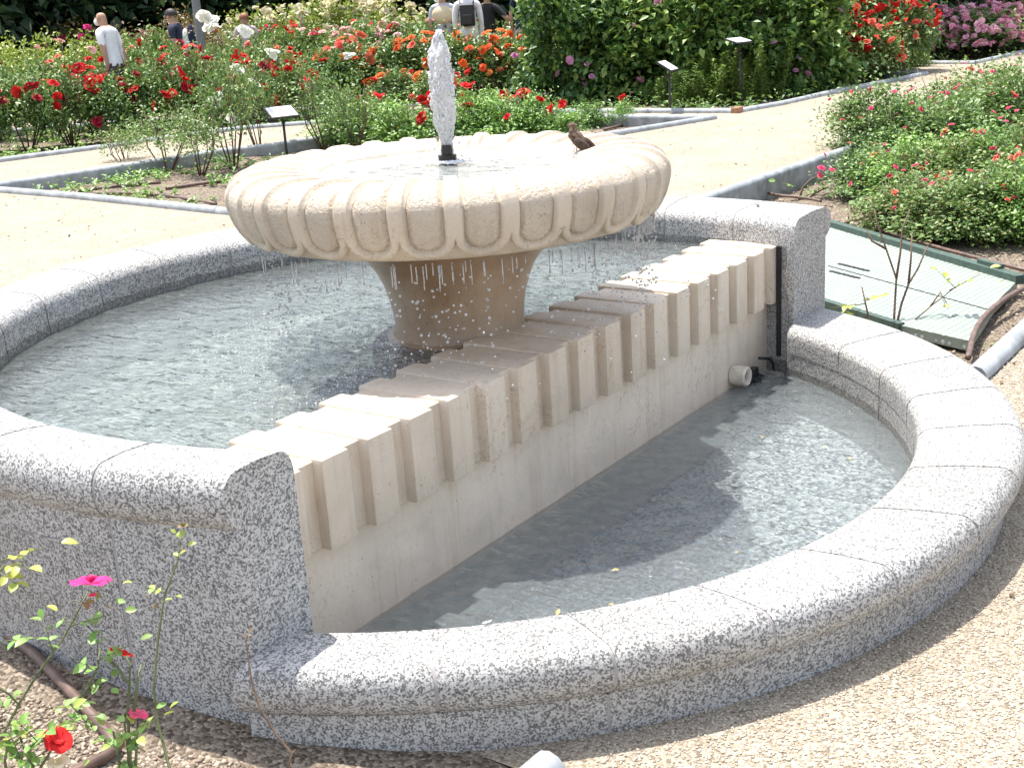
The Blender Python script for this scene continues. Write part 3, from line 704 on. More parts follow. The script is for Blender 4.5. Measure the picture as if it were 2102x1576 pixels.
# ------------------------------------------------------------------ leaves, bushes, flowers
def leafmesh(name, cen, direc, nrm, size, width=.55, fold=.25):
    """folded two triangle leaves: arrays of centre, direction, normal, length"""
    d = direc/np.linalg.norm(direc, axis=1, keepdims=True); n = nrm-(nrm*d).sum(1, keepdims=True)*d; n /= np.linalg.norm(n, axis=1, keepdims=True)+1e-9
    s = np.cross(d, n); L = size[:, None]; W = L*width/2
    base = cen-d*L*.5; tip = cen+d*L*.5-n*L*.08
    a = cen-d*L*.05+s*W+n*W*fold*2; b = cen-d*L*.05-s*W+n*W*fold*2
    V_ = np.stack([base, a, tip, b], 1).reshape(-1, 3); k = len(cen)
    F_ = (np.array([(0, 1, 2), (0, 2, 3)])[None]+np.arange(k)[:, None, None]*4).reshape(-1, 3)
    return V_, F_
def unit(n):
    v = rng.normal(size=(n, 3)); return v/np.linalg.norm(v, axis=1, keepdims=True)
def foliage(name, n_clump, per, leaf, mat, sig=.075, hollow=.55, low=.18, up=.5, shape='dome'):
    """unit bush: about 1 wide and 1 high, leaves in clumps through its volume"""
    c = unit(n_clump); c[:, 2] = np.abs(c[:, 2])*1.0
    r = (hollow+(1-hollow)*rng.random(n_clump)**.6)
    if shape == 'dome': ctr = np.stack([c[:, 0]*.47*r, c[:, 1]*.47*r, low+(1-low)*(.15+.80*np.abs(c[:, 2])*r*rng.uniform(.75, 1.12, n_clump))], 1)
    elif shape == 'column': ctr = np.stack([c[:, 0]*.40*r, c[:, 1]*.40*r, low+(1-low)*rng.random(n_clump)], 1)
    else: ctr = np.stack([c[:, 0]*.55*r, c[:, 1]*.55*r, low+(1-low)*(rng.random(n_clump)**.8)], 1)
    cen = (ctr[:, None]+rng.normal(size=(n_clump, per, 3))*sig*rng.uniform(.5, 1.4, (n_clump, 1, 1))).reshape(-1, 3)
    cen[:, 2] = np.abs(cen[:, 2]); k = len(cen)
    d = unit(k)*.8; out = cen.copy(); out[:, 2] -= .4; out /= np.linalg.norm(out, axis=1, keepdims=True)+1e-6
    d += out*.8; nr = unit(k)*.55; nr[:, 2] += up+.35; nr += out*.3
    V_, F_ = leafmesh(name, cen, d, nr, leaf*rng.uniform(.6, 1.25, k))
    me = mesh(name, V_, F_); me.materials.append(mat); return me
def flower(name, rad, petals, rings, mat, cup=.9):
    V_, F_ = [], []
    for r_ in range(rings):
        k = max(3, petals-r_*1); t = r_/max(1, rings-1)
        for j in range(k):
            a = 2*math.pi*(j+.5*(r_ % 2))/k + random.uniform(-.12, .12); R0 = rad*(1-.62*t); op = (.25+cup*t)*random.uniform(.85, 1.1)
            wv = R0*1.05*math.sin(math.pi/k)*1.9
            er = Vector((math.cos(a), math.sin(a), 0)); et = Vector((-math.sin(a), math.cos(a), 0)); K = len(V_)
            for (f, ww, zz) in ((.08, .35, 0), (.55, .95, .30), (.88, 1.0, .55), (1.02, .55, .50-.25*(1-t))):
                rr_ = R0*f*math.cos(op*.8*f); z = R0*(zz*math.sin(op)*1.6)+rad*.12*t
                for s_ in (-1, 0, 1):
                    p = er*(rr_-(abs(s_)*.10*R0*ww))+et*(s_*ww*wv/2)+Vector((0, 0, z+abs(s_)*R0*.08)); V_.append(p)
            for u_ in range(3):
                for v_ in range(2): F_.append((K+u_*3+v_, K+u_*3+v_+1, K+(u_+1)*3+v_+1, K+(u_+1)*3+v_))
    me = mesh(name, V_, F_, True); me.materials.append(mat); return me
def cluster(name, rad, n, spread, mat):
    mb = MB()
    for i in range(n):
        f = flower('t', rad*random.uniform(.75, 1.1), 6, 3, mat); a = random.uniform(0, 6.28); r_ = spread*math.sqrt(random.random()) if i else 0
        rot = Matrix.Rotation(random.uniform(-.7, .7), 3, 'X') @ Matrix.Rotation(random.uniform(-.7, .7), 3, 'Y')
        off = Vector((r_*math.cos(a), r_*math.sin(a), random.uniform(-.3, .3)*spread))
        mb.add([rot @ v.co+off for v in f.vertices], [tuple(p.vertices) for p in f.polygons]); bpy.data.meshes.remove(f)
    me = mb.mesh(name, True); me.materials.append(mat); return me
FL = {}
for k in PET:
    m_ = MT['p_'+k]
    if k in ('cream', 'pink'): FL[k] = [cluster('rose_cluster', .040, 4, .05, m_) for _ in range(3)]
    elif k in ('orange', 'coral', 'palepink', 'darkred', 'red', 'magenta'): FL[k] = [cluster('rose_cluster', .045, n_, .05, m_) for n_ in (2, 3, 2)] + [flower('rose_flower', .055, 7, 4, m_)]
    elif k == 'white': FL[k] = [cluster('rose_cluster', .032, 3, .022, m_) for _ in range(3)]
    else: FL[k] = [flower('rose_flower', .040, 7, 4, m_) for _ in range(2)]
FOL = {
 'rose': [foliage('foliage', 80, 46, .066, MT['leaf_rose'], .080, .45, .22) for _ in range(4)],
 'rosey': [foliage('foliage', 70, 42, .055, MT['leaf_yel'], .085, .45, .15) for _ in range(2)],
 'bronze': [foliage('foliage', 60, 40, .055, MT['leaf_bronze'], .09, .4, .2) for _ in range(2)],
 'dark': [foliage('foliage', 150, 60, .078, MT['leaf_dark'], .06, .65, .02, shape='wall') for _ in range(2)],
 'fine': [foliage('foliage', 120, 60, .046, MT['leaf_rose'], .070, .3, .02) for _ in range(3)],
 'finef': [foliage('foliage', 110, 60, .040, MT['leaf_fresh'], .075, .3, .02) for _ in range(2)],
 'leggy': [foliage('foliage', 40, 28, .055, MT['leaf_rose'], .085, .3, .34) for _ in range(3)],
 'fresh': [foliage('foliage', 60, 44, .070, MT['leaf_fresh'], .09, .3, .0) for _ in range(3)],
 'yel': [foliage('foliage', 120, 60, .055, MT['leaf_yel'], .075, .6, .02, shape='wall') for _ in range(2)],
}
def stems(name, n, mat, r=.012, spread=.40, low=False):
    mb = MB()
    for i in range(n):
        a = random.uniform(0, 6.28); k = random.uniform(.4, 1); top = Vector((spread*k*math.cos(a), spread*k*math.sin(a), random.uniform(.6, .92)))
        mid = Vector((top.x*.62+random.gauss(0, .04), top.y*.62+random.gauss(0, .04), top.z*.45))
        mb.tube([(top.x*.1, top.y*.1, -.05), mid, top], [r, r*.7, r*.35], 5)
        for _ in range(2):
            b = mid.lerp(top, random.uniform(0, .8)); e = b+Vector((random.gauss(0, .13), random.gauss(0, .13), random.uniform(.1, .3)))
            mb.tube([b, b.lerp(e, .5)+Vector((0, 0, .02)), e], [r*.45, r*.35, r*.22], 4)
    me = mb.mesh(name, True); me.materials.append(mat); return me
ST = {'twig': [stems('stems', 6, MT['twig']) for _ in range(3)], 'green': [stems('stems', 8, MT['stem'], .009) for _ in range(3)]}
bush_n = 0
def bush(name, label, cat, group, p, h, wd, fol, cols, nf, fs=1.0, st='twig', top=.55, front=True):
    """a rose bush: foliage, stems and single flowers as children"""
    global bush_n
    bush_n += 1
    root = empty(name, (p[0], p[1], p[2]), random.uniform(0, 6.28), label, cat, group)
    fm = FOL[fol][bush_n % len(FOL[fol])]
    h *= 1.13; wd *= 1.08
    o = link('foliage', fm, None, root); o.scale = (wd, wd, h); o['kind'] = 'stuff'
    o = link('stems', random.choice(ST[st]), None, root); o.scale = (wd, wd, h)
    for i in range(nf):
        a = random.uniform(0, 6.28); el = math.acos(random.uniform(0, 1))  # from the top
        if fol in ('dark', 'yel', 'box'): x, y, z = .56*math.cos(a), .56*math.sin(a), random.uniform(.2, 1.03); k = 1
        else:
            k = random.uniform(.92, 1.12); x, y, z = .48*math.sin(el)*math.cos(a)*k, .48*math.sin(el)*math.sin(a)*k, .3+.68*math.cos(el)*k
            if z < top*random.random()*1.3: z = top+random.uniform(0, .35)
        f = random.choice(FL[random.choice(cols)]); q = link(f.name.split('.')[0], f, None, root, (x*wd, y*wd, z*h))
        tilt = Vector((x, y, .55)).normalized().to_track_quat('Z', 'Y').to_euler(); q.rotation_euler = (tilt.x+random.gauss(0, .3), tilt.y+random.gauss(0, .3), random.uniform(0, 6.28))
        s_ = fs*random.uniform(.75, 1.2); q.scale = (s_, s_, s_)
    return root
ORD = ['first', 'second', 'third', 'fourth', 'fifth', 'sixth', 'seventh', 'eighth', 'ninth', 'tenth', 'eleventh', 'twelfth', 'thirteenth', 'fourteenth', 'fifteenth', 'sixteenth']
def row(spots, name, desc, where, cat, group, **k):
    for i, sp in enumerate(spots):
        px, py, h, wd = sp[:4]; kk = dict(k)
        if len(sp) > 4: kk.update(sp[4])
        z = kk.pop('z', GZ-.08); p = at(px, py, z)
        lab = f"{desc}, {ORD[i]} from the left {where}" if len(spots) > 1 else f"{desc} {where}"
        bush(name, lab, cat, group, p, h, wd, kk['fol'], kk['cols'], kk['nf'], kk.get('fs', 1), kk.get('st', 'twig'), kk.get('top', .55))
GR = 'rose bushes in the garden beds'
# bed C, front row of red roses
row([(-40, 318, 1.0, 1.1), (60, 312, .98, 1.0), (150, 300, 1.0, 1.0), (235, 292, .85, .9), (330, 282, 1.05, 1.0), (430, 270, 1.1, 1.0), (520, 258, .9, .9), (610, 250, .8, .8)],
    'rose_bush', 'red rose bush with bare stems', 'behind the narrow path', 'rose bush', GR, fol='rose', cols=['red', 'red', 'darkred'], nf=18, fs=1.75)
row([(10, 290, 1.12, 1.1), (110, 284, 1.1, 1.0), (200, 276, 1.1, 1.0), (290, 268, 1.15, 1.0), (390, 262, 1.15, 1.0), (480, 250, 1.1, 1.0), (570, 245, 1.1, 1.0)],
    'rose_bush', 'dark crimson rose bush', 'in the second row of red roses', 'rose bush', GR, fol='rose', cols=['darkred', 'red', 'coral'], nf=9, fs=1.6)
row([(0, 255, 1.42, 1.6, dict(fol='rosey')), (110, 250, 1.40, 1.7, dict(fol='rosey')), (220, 246, 1.38, 1.5, dict(fol='rosey')), (330, 240, 1.42, 1.5), (430, 236, 1.45, 1.4, dict(fol='bronze')), (540, 235, 1.2, 1.2)],
    'rose_bush', 'leafy rose bush with few flowers', 'behind the crimson roses', 'rose bush', GR, fol='rose', cols=['palepink', 'coral'], nf=5, fs=1.5)
row([(-20, 226, 1.50, 1.8, dict(fol='rosey')), (90, 222, 1.52, 1.8), (180, 218, 1.62, 1.8, dict(fol='bronze', cols=['magenta'], nf=14)), (270, 214, 1.45, 1.8, dict(fol='bronze')), (395, 210, 1.66, 1.3, dict(fol='bronze')), (520, 205, 1.4, 1.5)],
    'rose_bush', 'tall loose rose bush with reddish tips', 'beyond the far path', 'rose bush', GR, fol='rose', cols=['palepink', 'magenta'], nf=4, fs=1.6)
row([(10, 190, 1.55, 2.2), (120, 186, 1.5, 2.2), (190, 184, 1.72, 2.0)], 'rose_bush', 'bush of magenta roses', 'against the dark hedge', 'rose bush', GR, fol='rose', cols=['magenta'], nf=26, fs=2.0)
row([(530, 188, 1.60, 1.9), (600, 186, 1.62, 1.9), (670, 184, 1.68, 1.9), (735, 180, 1.76, 1.9), (795, 176, 1.62, 1.9), (850, 172, 1.42, 1.6)],
    'rose_bush', 'tall bush covered in cream roses', 'left of the water jet', 'rose bush', GR, fol='rosey', cols=['cream'], nf=46, fs=2.0, top=.3)
row([(560, 206, 1.22, 1.4), (620, 204, 1.22, 1.4), (690, 200, 1.22, 1.3), (745, 198, 1.2, 1.3)], 'rose_bush', 'small red and pink roses', 'below the cream roses', 'rose bush', GR, fol='rose', cols=['red', 'darkred', 'palepink', 'coral'], nf=26, fs=1.6, top=.35)
row([(740, 206, 1.2, 1.4), (790, 200, 1.3, 1.5), (850, 196, 1.3, 1.5), (920, 196, 1.32, 1.5), (975, 196, 1.0, 1.3, dict(cols=['white', 'palepink']))], 'rose_bush', 'bush of pale pink roses', 'behind the orange ones', 'rose bush', GR, fol='rose', cols=['palepink', 'palepink', 'coral'], nf=26, fs=1.9, top=.35)
row([(740, 222, 1.05, 1.2), (800, 218, 1.0, 1.2), (860, 214, 1.05, 1.2), (930, 212, 1.05, 1.2), (985, 210, 1.0, 1.2), (1045, 206, 1.0, 1.2), (1095, 202, .9, 1.0)],
    'rose_bush', 'bush of orange and coral roses', 'behind the jet', 'rose bush', GR, fol='rose', cols=['orange', 'coral', 'orange'], nf=26, fs=1.6, top=.4)
row([(640, 228, .95, 1.1), (690, 229, .95, 1.0), (590, 232, .95, 1.0), (820, 240, .65, .8), (900, 239, .65, .9)], 'rose_bush', 'bush of mixed red and orange roses', 'along the path', 'rose bush', GR, fol='rose', cols=['red', 'orange', 'coral'], nf=12, fs=1.6)
row([(1030, 180, 1.1, 1.3), (1080, 174, 1.1, 1.3), (1130, 168, 1.0, 1.2)], 'rose_bush', 'bush of white roses', 'in front of the visitors', 'rose bush', GR, fol='finef', cols=['white', 'cream'], nf=12, fs=2.0, top=.4)
# bed A, behind the bowl: leggy white roses at left, low red roses at right
row([(262, 345, .45, .6, dict(nf=0)), (345, 352, .68, .9, dict(nf=1)), (412, 360, .62, .8, dict(nf=0)), (480, 345, 1.18, .85, dict(nf=5)), (535, 316, 1.05, .7, dict(nf=4)), (672, 312, .9, .85, dict(nf=1)), (725, 318, .8, .8, dict(nf=0))],
    'rose_bush', 'leggy white rose bush', 'in the sparse bed by the bowl', 'rose bush', GR, fol='leggy', cols=['white'], nf=1, fs=2.6, z=-.14, top=.95)
row([(700, 300, .5, .8), (770, 292, .55, .8, dict(nf=4)), (835, 300, .55, .8, dict(nf=4)), (930, 298, .5, .8, dict(nf=2)), (985, 290, .62, .7, dict(nf=2)), (1045, 292, .55, .8, dict(nf=4)), (1100, 288, .55, .7, dict(nf=3)), (1160, 290, .35, .6), (1205, 262, .32, .5), (1280, 258, .30, .4, dict(nf=1))],
    'rose_bush', 'low fresh green rose bush', 'right behind the bowl rim', 'rose bush', GR, fol='fresh', cols=['red'], nf=0, fs=1.6, z=-.14, top=.8)
# bed B: big shrubs
row([(1180, 215, 1.55, 1.5, dict(nf=12)), (1300, 208, 1.45, 1.7, dict(nf=9)), (1420, 205, 1.55, 1.7), (1530, 202, 1.5, 1.7), (1630, 194, 1.45, 1.5)],
    'flowering_shrub', 'dark green shrub rose with mauve blooms', 'behind the kerb', 'shrub', 'dark shrubs with mauve roses', fol='dark', cols=['mauve'], nf=13, fs=1.5, st='twig')
row([(1260, 172, 1.78, 2.0), (1370, 172, 1.74, 2.2), (1480, 168, 1.78, 2.0, dict(cols=['orange'], nf=5)), (1620, 150, 1.7, 2.0, dict(fol='dark'))],
    'flowering_shrub', 'tall yellow green shrub rose', 'in the row behind the dark shrubs', 'shrub', 'tall light green shrubs', fol='yel', cols=['mauve', 'palepink'], nf=5, fs=1.2)
row([(1705, 178, 1.42, 1.25), (1755, 172, 1.5, 1.25), (1805, 164, 1.48, 1.25), (1850, 158, 1.40, 1.1), (1770, 178, 1.0, 1.1)], 'rose_bush', 'bush of large scarlet roses', 'at the right end of the boxwood', 'rose bush', GR, fol='rose', cols=['red', 'coral'], nf=44, fs=1.55, top=.40)
row([(1875, 124, .85, 1.8), (1930, 122, .85, 1.8), (1985, 121, .85, 1.8), (2040, 113, .85, 1.8), (2100, 103, .9, 1.8), (1910, 110, .9, 2.0), (1970, 108, .9, 2.0), (2040, 98, .9, 2.0), (2110, 90, .95, 2.0)],
    'rose_bush', 'bright pink rose bush', 'in the bed at the upper right', 'rose bush', GR, fol='rose', cols=['pink'], nf=95, fs=1.65, top=.25)
# bed D
dsp = [(1800, 335, .60, .85), (1870, 345, .55, .8), (1800, 400, .34, .7), (1880, 420, .42, .8), (1960, 350, .55, .9), (2040, 330, .62, .9), (2110, 330, .66, .9), (1960, 430, .45, .75), (2040, 420, .5, .8), (1870, 480, .34, .65), (1960, 500, .36, .7), (2060, 490, .42, .75), (2130, 430, .55, .8), (2150, 500, .45, .7), (1960, 300, .62, .9), (2060, 285, .62, .9)]
for i, (px, py, h, wd) in enumerate(dsp):
    p = at(px, py, -.2)
    where = ['with its top against the path at the left end', 'just right of the tallest one on the path side', 'low beside the concrete wall', 'in the second row near the pier', 'in the middle of the back row', 'in the back row near the picture edge', 'at the right edge, back row', 'in the middle of the bed', 'right of the middle of the bed', 'nearest the green hatch', 'above the far corner of the hatch', 'in the front row right of the hatch', 'at the right edge, middle row', 'at the right edge, front row', 'against the far kerb', 'against the far kerb near the picture edge'][i]
    bush('rose_bush', 'small pink rose bush, '+where, 'rose bush', GR, p, h*1.18, wd*1.2, ['fine', 'finef'][i % 5 == 3], ['rosepink', 'rosepink', 'rosepink', 'coral'], 10, .62, 'green', .5)
# boxwood in front of the shrubs
def boxwood(n):
    mb_c, mb_d, mb_n, mb_s = [], [], [], []; st_ = MB()
    for i in range(n):
        x, y = rng.normal(0, .16, 2); h = rng.uniform(.45, 1); lean = rng.normal(0, .10, 2)
        st_.tube([(x, y, 0), (x+lean[0]*.5, y+lean[1]*.5, h*.5), (x+lean[0], y+lean[1], h*.96)], [.006, .005, .003], 4)
        k = int(260*h); t = rng.uniform(.05, 1, k); a = rng.uniform(0, 6.28, k); rad = .060*(1.25-t)*rng.uniform(.3, 1.2, k)+.008
        c = np.stack([x+lean[0]*t+rad*np.cos(a), y+lean[1]*t+rad*np.sin(a), t*h], 1); d = np.stack([np.cos(a), np.sin(a), rng.uniform(.3, 1.3, k)], 1)
        mb_c.append(c); mb_d.append(d); mb_n.append(np.stack([-np.cos(a), -np.sin(a), np.full(k, 1.2)], 1)+rng.normal(0, .3, (k, 3))); mb_s.append(rng.uniform(.026, .052, k))
    V_, F_ = leafmesh('b', np.concatenate(mb_c), np.concatenate(mb_d), np.concatenate(mb_n), np.concatenate(mb_s), .5)
    me = mesh('foliage', V_, F_); me.materials.append(MT['leaf_box2']); sm = st_.mesh('stems'); sm.materials.append(MT['stem']); return me, sm
BX = [boxwood(26) for _ in range(4)]
bsp = [(1398, 220, .40), (1425, 221, .55), (1455, 221, .42), (1490, 220, .72), (1525, 216, .78), (1560, 209, .75), (1592, 203, .70), (1625, 197, .68), (1660, 191, .66), (1695, 184, .66), (1730, 177, .60), (1765, 170, .60), (1800, 163, .62), (1835, 156, .66), (1870, 150, .66)]
for i, (px, py, h) in enumerate(bsp):
    p = at(px, py-6, GZ-.06); r0 = empty('boxwood_plant', p, random.uniform(0, 6), f'boxwood with upright light green sprigs, {ORD[i]} from the left along the kerb', 'boxwood', 'boxwood plants along the kerb')
    fm, sm = BX[i % 4]
    for nm_, m_ in (('foliage', fm), ('stems', sm)):
        o = link(nm_, m_, None, r0); o.scale = (1.3, 1.3, h*1.22)
        if nm_ == 'foliage': o['kind'] = 'stuff'
# weeds and ground cover in the beds
def weeds(name, pts, zs, hmin, hmax, mat, per=9, leaf=.05, label=None):
    cs, ds, ns, ss = [], [], [], []
    for (x, y), z in zip(pts, zs):
        h = rng.uniform(hmin, hmax); k = per
        a = rng.uniform(0, 6.28, k); t = rng.uniform(.2, 1, k); r_ = h*.55*t
        cs.append(np.stack([x+r_*np.cos(a), y+r_*np.sin(a), z+h*t*rng.uniform(.5, 1, k)], 1)); ds.append(np.stack([np.cos(a), np.sin(a), rng.uniform(-.1, .8, k)], 1))
        ns.append(np.stack([-.3*np.cos(a), -.3*np.sin(a), np.ones(k)], 1)+rng.normal(0, .25, (k, 3))); ss.append(leaf*rng.uniform(.5, 1.3, k))
    V_, F_ = leafmesh(name, np.concatenate(cs), np.concatenate(ds), np.concatenate(ns), np.concatenate(ss), .5)
    o = link(name, mesh(name, V_, F_), mat); return tag(o, label, None, None, 'stuff')
def inpoly(poly, n, cond=None):
    xs = [q[0] for q in poly]; ys = [q[1] for q in poly]; out = []
    while len(out) < n:
        q = (random.uniform(min(xs), max(xs)), random.uniform(min(ys), max(ys)))
        if inside(q, poly) and (cond is None or cond(q)): out.append(q)
    return out
def patchy(th, s=1.1): return lambda q: noise.noise(Vector((q[0]*s, q[1]*s, 9))) > th
weeds('weeds', q_ := inpoly(PA, 520, patchy(.03)), [-.14]*520, .05, .16, MT['leaf_fresh'], 10, .06)
weeds('weeds', inpoly(PC, 900, patchy(-.15)), [-.12]*900, .08, .25, MT['leaf_fresh'], 10, .06)
weeds('weeds', inpoly(BEDS['D']['poly'], 300, patchy(.05)), [-.2]*300, .03, .10, MT['leaf_rose'], 8, .03)
weeds('weeds', inpoly(BEDS['F']['poly'], 500), [-.1]*500, .1, .3, MT['leaf_rose'], 10, .08)
weeds('weeds', inpoly(BEDS['P']['poly'], 400), [-.1]*400, .1, .3, MT['leaf_rose'], 8, .08)
weeds('weeds', inpoly(PB, 500), [-.1]*500, .1, .3, MT['leaf_dark'], 8, .08)
weeds('weeds', inpoly(BEDS['G']['poly'], 700), [-.1]*700, .15, .5, MT['leaf_rose'], 10, .12)

# ------------------------------------------------------------------ hatch, hoses
HZ = -.12
hp = [at(x, y, HZ) for x, y in ((1712, 466), (2088, 577), (2040, 625), (1992, 700), (1850, 668), (1702, 622))]
hp = [hp[0]+(hp[0]-hp[1])*.25] + hp[1:5] + [hp[5]+(hp[5]-hp[4])*.9]
HT = empty('access_hatch', hp[0], 0, 'green metal access hatch of chequer plate in the soil beside the right pier', 'hatch')
def hatchmat():
    m, nt, b, o = M('chequer_plate'); g = N(nt); v = g.coord()
    mp = g.n('ShaderNodeMapping'); mp.inputs['Rotation'].default_value = (0, 0, R(52+45)); g.l(v, mp.inputs[0])
    bt = g.n('ShaderNodeTexVoronoi'); bt.inputs['Scale'].default_value = 26; bt.inputs['Randomness'].default_value = 0; g.l(mp.outputs[0], bt.inputs['Vector'])
    d = g.ramp(bt.outputs['Distance'], [(.2, 1), (.42, 0)]); n1 = g.noise(v, 6, 5, .6)
    c = g.mix((.22, .27, .235), (.44, .49, .44), d); c = g.mix(c, (.40, .40, .33), g.ramp(n1, [(.45, 0), (.8, .5)]))
    g.l(c, b.inputs['Base Color']); b.inputs['Roughness'].default_value = .5; b.inputs['Metallic'].default_value = .15
    g.l(g.bump(d, .9, .006), b.inputs['Normal']); return m
o0 = hp[0]; lp = [p-o0 for p in hp]
V_ = [tuple(p) for p in lp] + [(p.x, p.y, -.05) for p in lp]; k = len(lp)
me = mesh('plate', V_, [tuple(range(k)), tuple(range(2*k-1, k-1, -1))] + [(i, i+k, (i+1) % k+k, (i+1) % k) for i in range(k)])
bm = bmesh.new(); bm.from_mesh(me); bmesh.ops.recalc_face_normals(bm, faces=bm.faces[:]); bm.to_mesh(me); bm.free()
link('plate', me, hatchmat(), HT)
def bar(a, b, w_, h_, name, mat, parent, z=0.0):
    d = (b-a); L = d.length; d.normalize(); rot = d.to_track_quat('X', 'Z').to_matrix()
    return link(name, MB().box((0, 0, 0), (L, w_, h_), rot).mesh(name), mat, parent, (a+b)/2+Vector((0, 0, z)))
bar(lp[0], lp[1]+(lp[1]-lp[0])*.01, .06, .05, 'frame_bar', MT['greenmetal'], HT, .012)
bar(lp[5], lp[4], .04, .04, 'frame_bar', MT['greenmetal'], HT, -.008)
bar(at(1700, 546, HZ)-o0, at(2032, 637, HZ)-o0, .008, .004, 'seam', MT['black'], HT, .001)
for a, b in (((1722, 542), (1783, 557)), ((1704, 557), (1764, 572))): bar(at(*a, HZ)-o0, at(*b, HZ)-o0, .022, .006, 'lifting_slot', MT['black'], HT, .002)
h0 = at(2010, 552, HZ)-o0; bar(h0, at(2055, 565, HZ)-o0, .035, .03, 'hinge', MT['greenmetal'], HT, .045)
def hose(pts, r, z, label, lift=0):
    def onsoil(x, y):
        zz = 0
        for _ in range(8): q = at(x, y, zz); zz = soilz(q.x, q.y, -.16)+r
        return at(x, y, zz)
    P = [(at(x, y, z) if z is not None else onsoil(x, y))+Vector((0, 0, r*.6+lift)) for x, y in pts]
    Q = []
    for i in range(len(P)-1):
        for t in (0, .25, .5, .75):
            p0 = P[max(i-1, 0)]; p1, p2 = P[i], P[i+1]; p3 = P[min(i+2, len(P)-1)]
            Q.append(.5*((2*p1)+(p2-p0)*t+(2*p0-5*p1+4*p2-p3)*t*t+(3*p1-p0-3*p2+p3)*t**3))
    Q.append(P[-1]); o0 = Q[0].copy()
    o = link('irrigation_hose', MB().tube([q-o0 for q in Q], r, 8).mesh('irrigation_hose', True), MT['pipe'], None, o0); tag(o, label, 'hose', 'brown irrigation hoses')
hose([(-60, 1250), (0, 1296), (67, 1345), (110, 1387), (160, 1440), (214, 1500), (236, 1532)], .0125, None, 'brown hose running down the soil in the lower left corner')
hose([(248, 1530), (225, 1552), (187, 1572), (120, 1610)], .0125, None, 'short brown hose end bending away at the bottom left')
hose([(2120, 585), (2067, 614), (2025, 648), (2002, 682), (1992, 716), (1987, 738)], .014, -.12, 'thick brown hose curling over the corner of the green hatch')
hose([(1780, 470), (1850, 494), (1909, 512), (1977, 531), (2110, 566)], .012, -.15, 'brown hose lying behind the green hatch', .02)
hose([(1560, 400), (1600, 408), (1650, 413), (1685, 420)], .012, -.17, 'brown hose behind the right end of the granite rim', .02)
hose([(1730, 464), (1760, 456), (1795, 446)], .012, -.17, 'short brown hose between the right pier and the pink roses', .01)
for i, (q, lb) in enumerate([([(30, 388), (80, 382), (113, 374), (205, 347)], 'meeting the back kerb at far left'), ([(268, 332), (330, 330), (407, 328), (450, 318)], 'along the back kerb'), ([(148, 397), (240, 384), (330, 376)], 'in the middle of the bare bed'),
    ([(171, 400), (268, 399), (343, 404), (443, 421)], 'nearest the front kerb'), ([(340, 389), (428, 377), (470, 372)], 'by the left edge of the bowl'), ([(640, 295), (700, 287), (760, 280)], 'behind the small white sign'), ([(1240, 268), (1310, 252), (1385, 243)], 'behind the bird'), ([(1110, 246), (1200, 240), (1300, 236), (1380, 238)], 'along the kerb behind the bird')]):
    hose(q, .017, -.13, 'thin brown irrigation hose on the soil, '+lb)

# ------------------------------------------------------------------ signs
SIGNP = None
def sign(foot, H, theta, label, w_=.36, d_=.24, tilt=28):
    rz = YAW-math.pi/2+R(theta)
    root = empty('plant_sign', foot, rz, label, 'sign', 'small plant name signs on posts')
    link('post', MB().tube([(0, 0, -.05), (0, 0, H*.8)], .016, 8).tube([(0, 0, H*.78), (0, 0, H*.82)], .024, 8).tube([(0, 0, H*.8), (0, 0, H-.01)], .010, 8).mesh('post', True), MT['metal_dark'], root)
    rx = Matrix.Rotation(R(tilt), 3, 'X'); c = Vector((0, .02, H))
    def P(x, y, z=0): return rx @ Vector((x, y, z))
    f = link('panel', bevel(MB().box((0, 0, 0), (w_, d_, .022), rx).mesh('panel'), .002, 1), MT['metal_dark'], root, c)
    cd = link('card', MB().box((0, 0, 0), (w_-.035, d_-.035, .004), rx).mesh('card'), MT['white'], f, P(0, 0, .0125))
    mb = MB()
    for k_ in range(8):
        yy = d_*.36-k_*d_*.092; x = -w_*.36
        while x < w_*.36:
            L = random.uniform(.008, .035); 
            if x+L < w_*.40: mb.box(P(x+L/2, yy, .0155), (L, .0035, .0006), rx)
            x += L+.008
            if k_ in (0, 7) and x > 0: break
    link('print', mb.mesh('print'), MT['ink'], f)
sign(at(591, 335, -.14), .58, 35, 'white card sign on a black post left of the jet, right behind the bowl')
sign(at(1376, 244, -.12), .68, 66, 'slanting white sign on a black post at the corner of the kerb', tilt=32)
sign(at(1520, 216, -.1), .88, 42, 'white sign standing among the boxwood sprigs', tilt=15)
sign(at(1802, 150, -.1), 1.05, 64, 'white sign among the scarlet roses at upper right', tilt=32)
sign(at(345, 250, -.12), .78, 20, 'small pale sign among the rose bushes at left', tilt=14)
sign(at(800, 205, -.1), .88, 25, 'small pale sign in the orange roses left of the jet', tilt=14)

# ------------------------------------------------------------------ twigs and roses in the near bed
def pz(px, py, D):
    v = FWD + RIGHT*(px-PW/2)/FPX - UP*(py-PH/2)/FPX
    return Vector(CAM+v*D)
leafV = None
def bigleaf(L, mat, curl=.2):
    n = 5; V_, F_ = [], []
    for i in range(n+1):
        t = i/n; wd = .34*L*math.sin(math.pi*min(1, t*.93+.07))**.8; z = -curl*L*t*t
        V_ += [(-wd*(1-.0*t), L*t, z+wd*.35), (0, L*t, z), (wd, L*t, z+wd*.35)]
    for i in range(n): F_ += [(i*3, i*3+1, i*3+4, i*3+3), (i*3+1, i*3+2, i*3+5, i*3+4)]
    me = mesh('leaf', V_, F_, True); me.materials.append(mat); return me
LB = {k_: [bigleaf(.021, MT[k_], c_) for c_ in (.1, .35)] for k_ in ('leaf_box', 'leaf_fresh', 'leaf_yel', 'leaf_lime', 'leaf_bronze')}
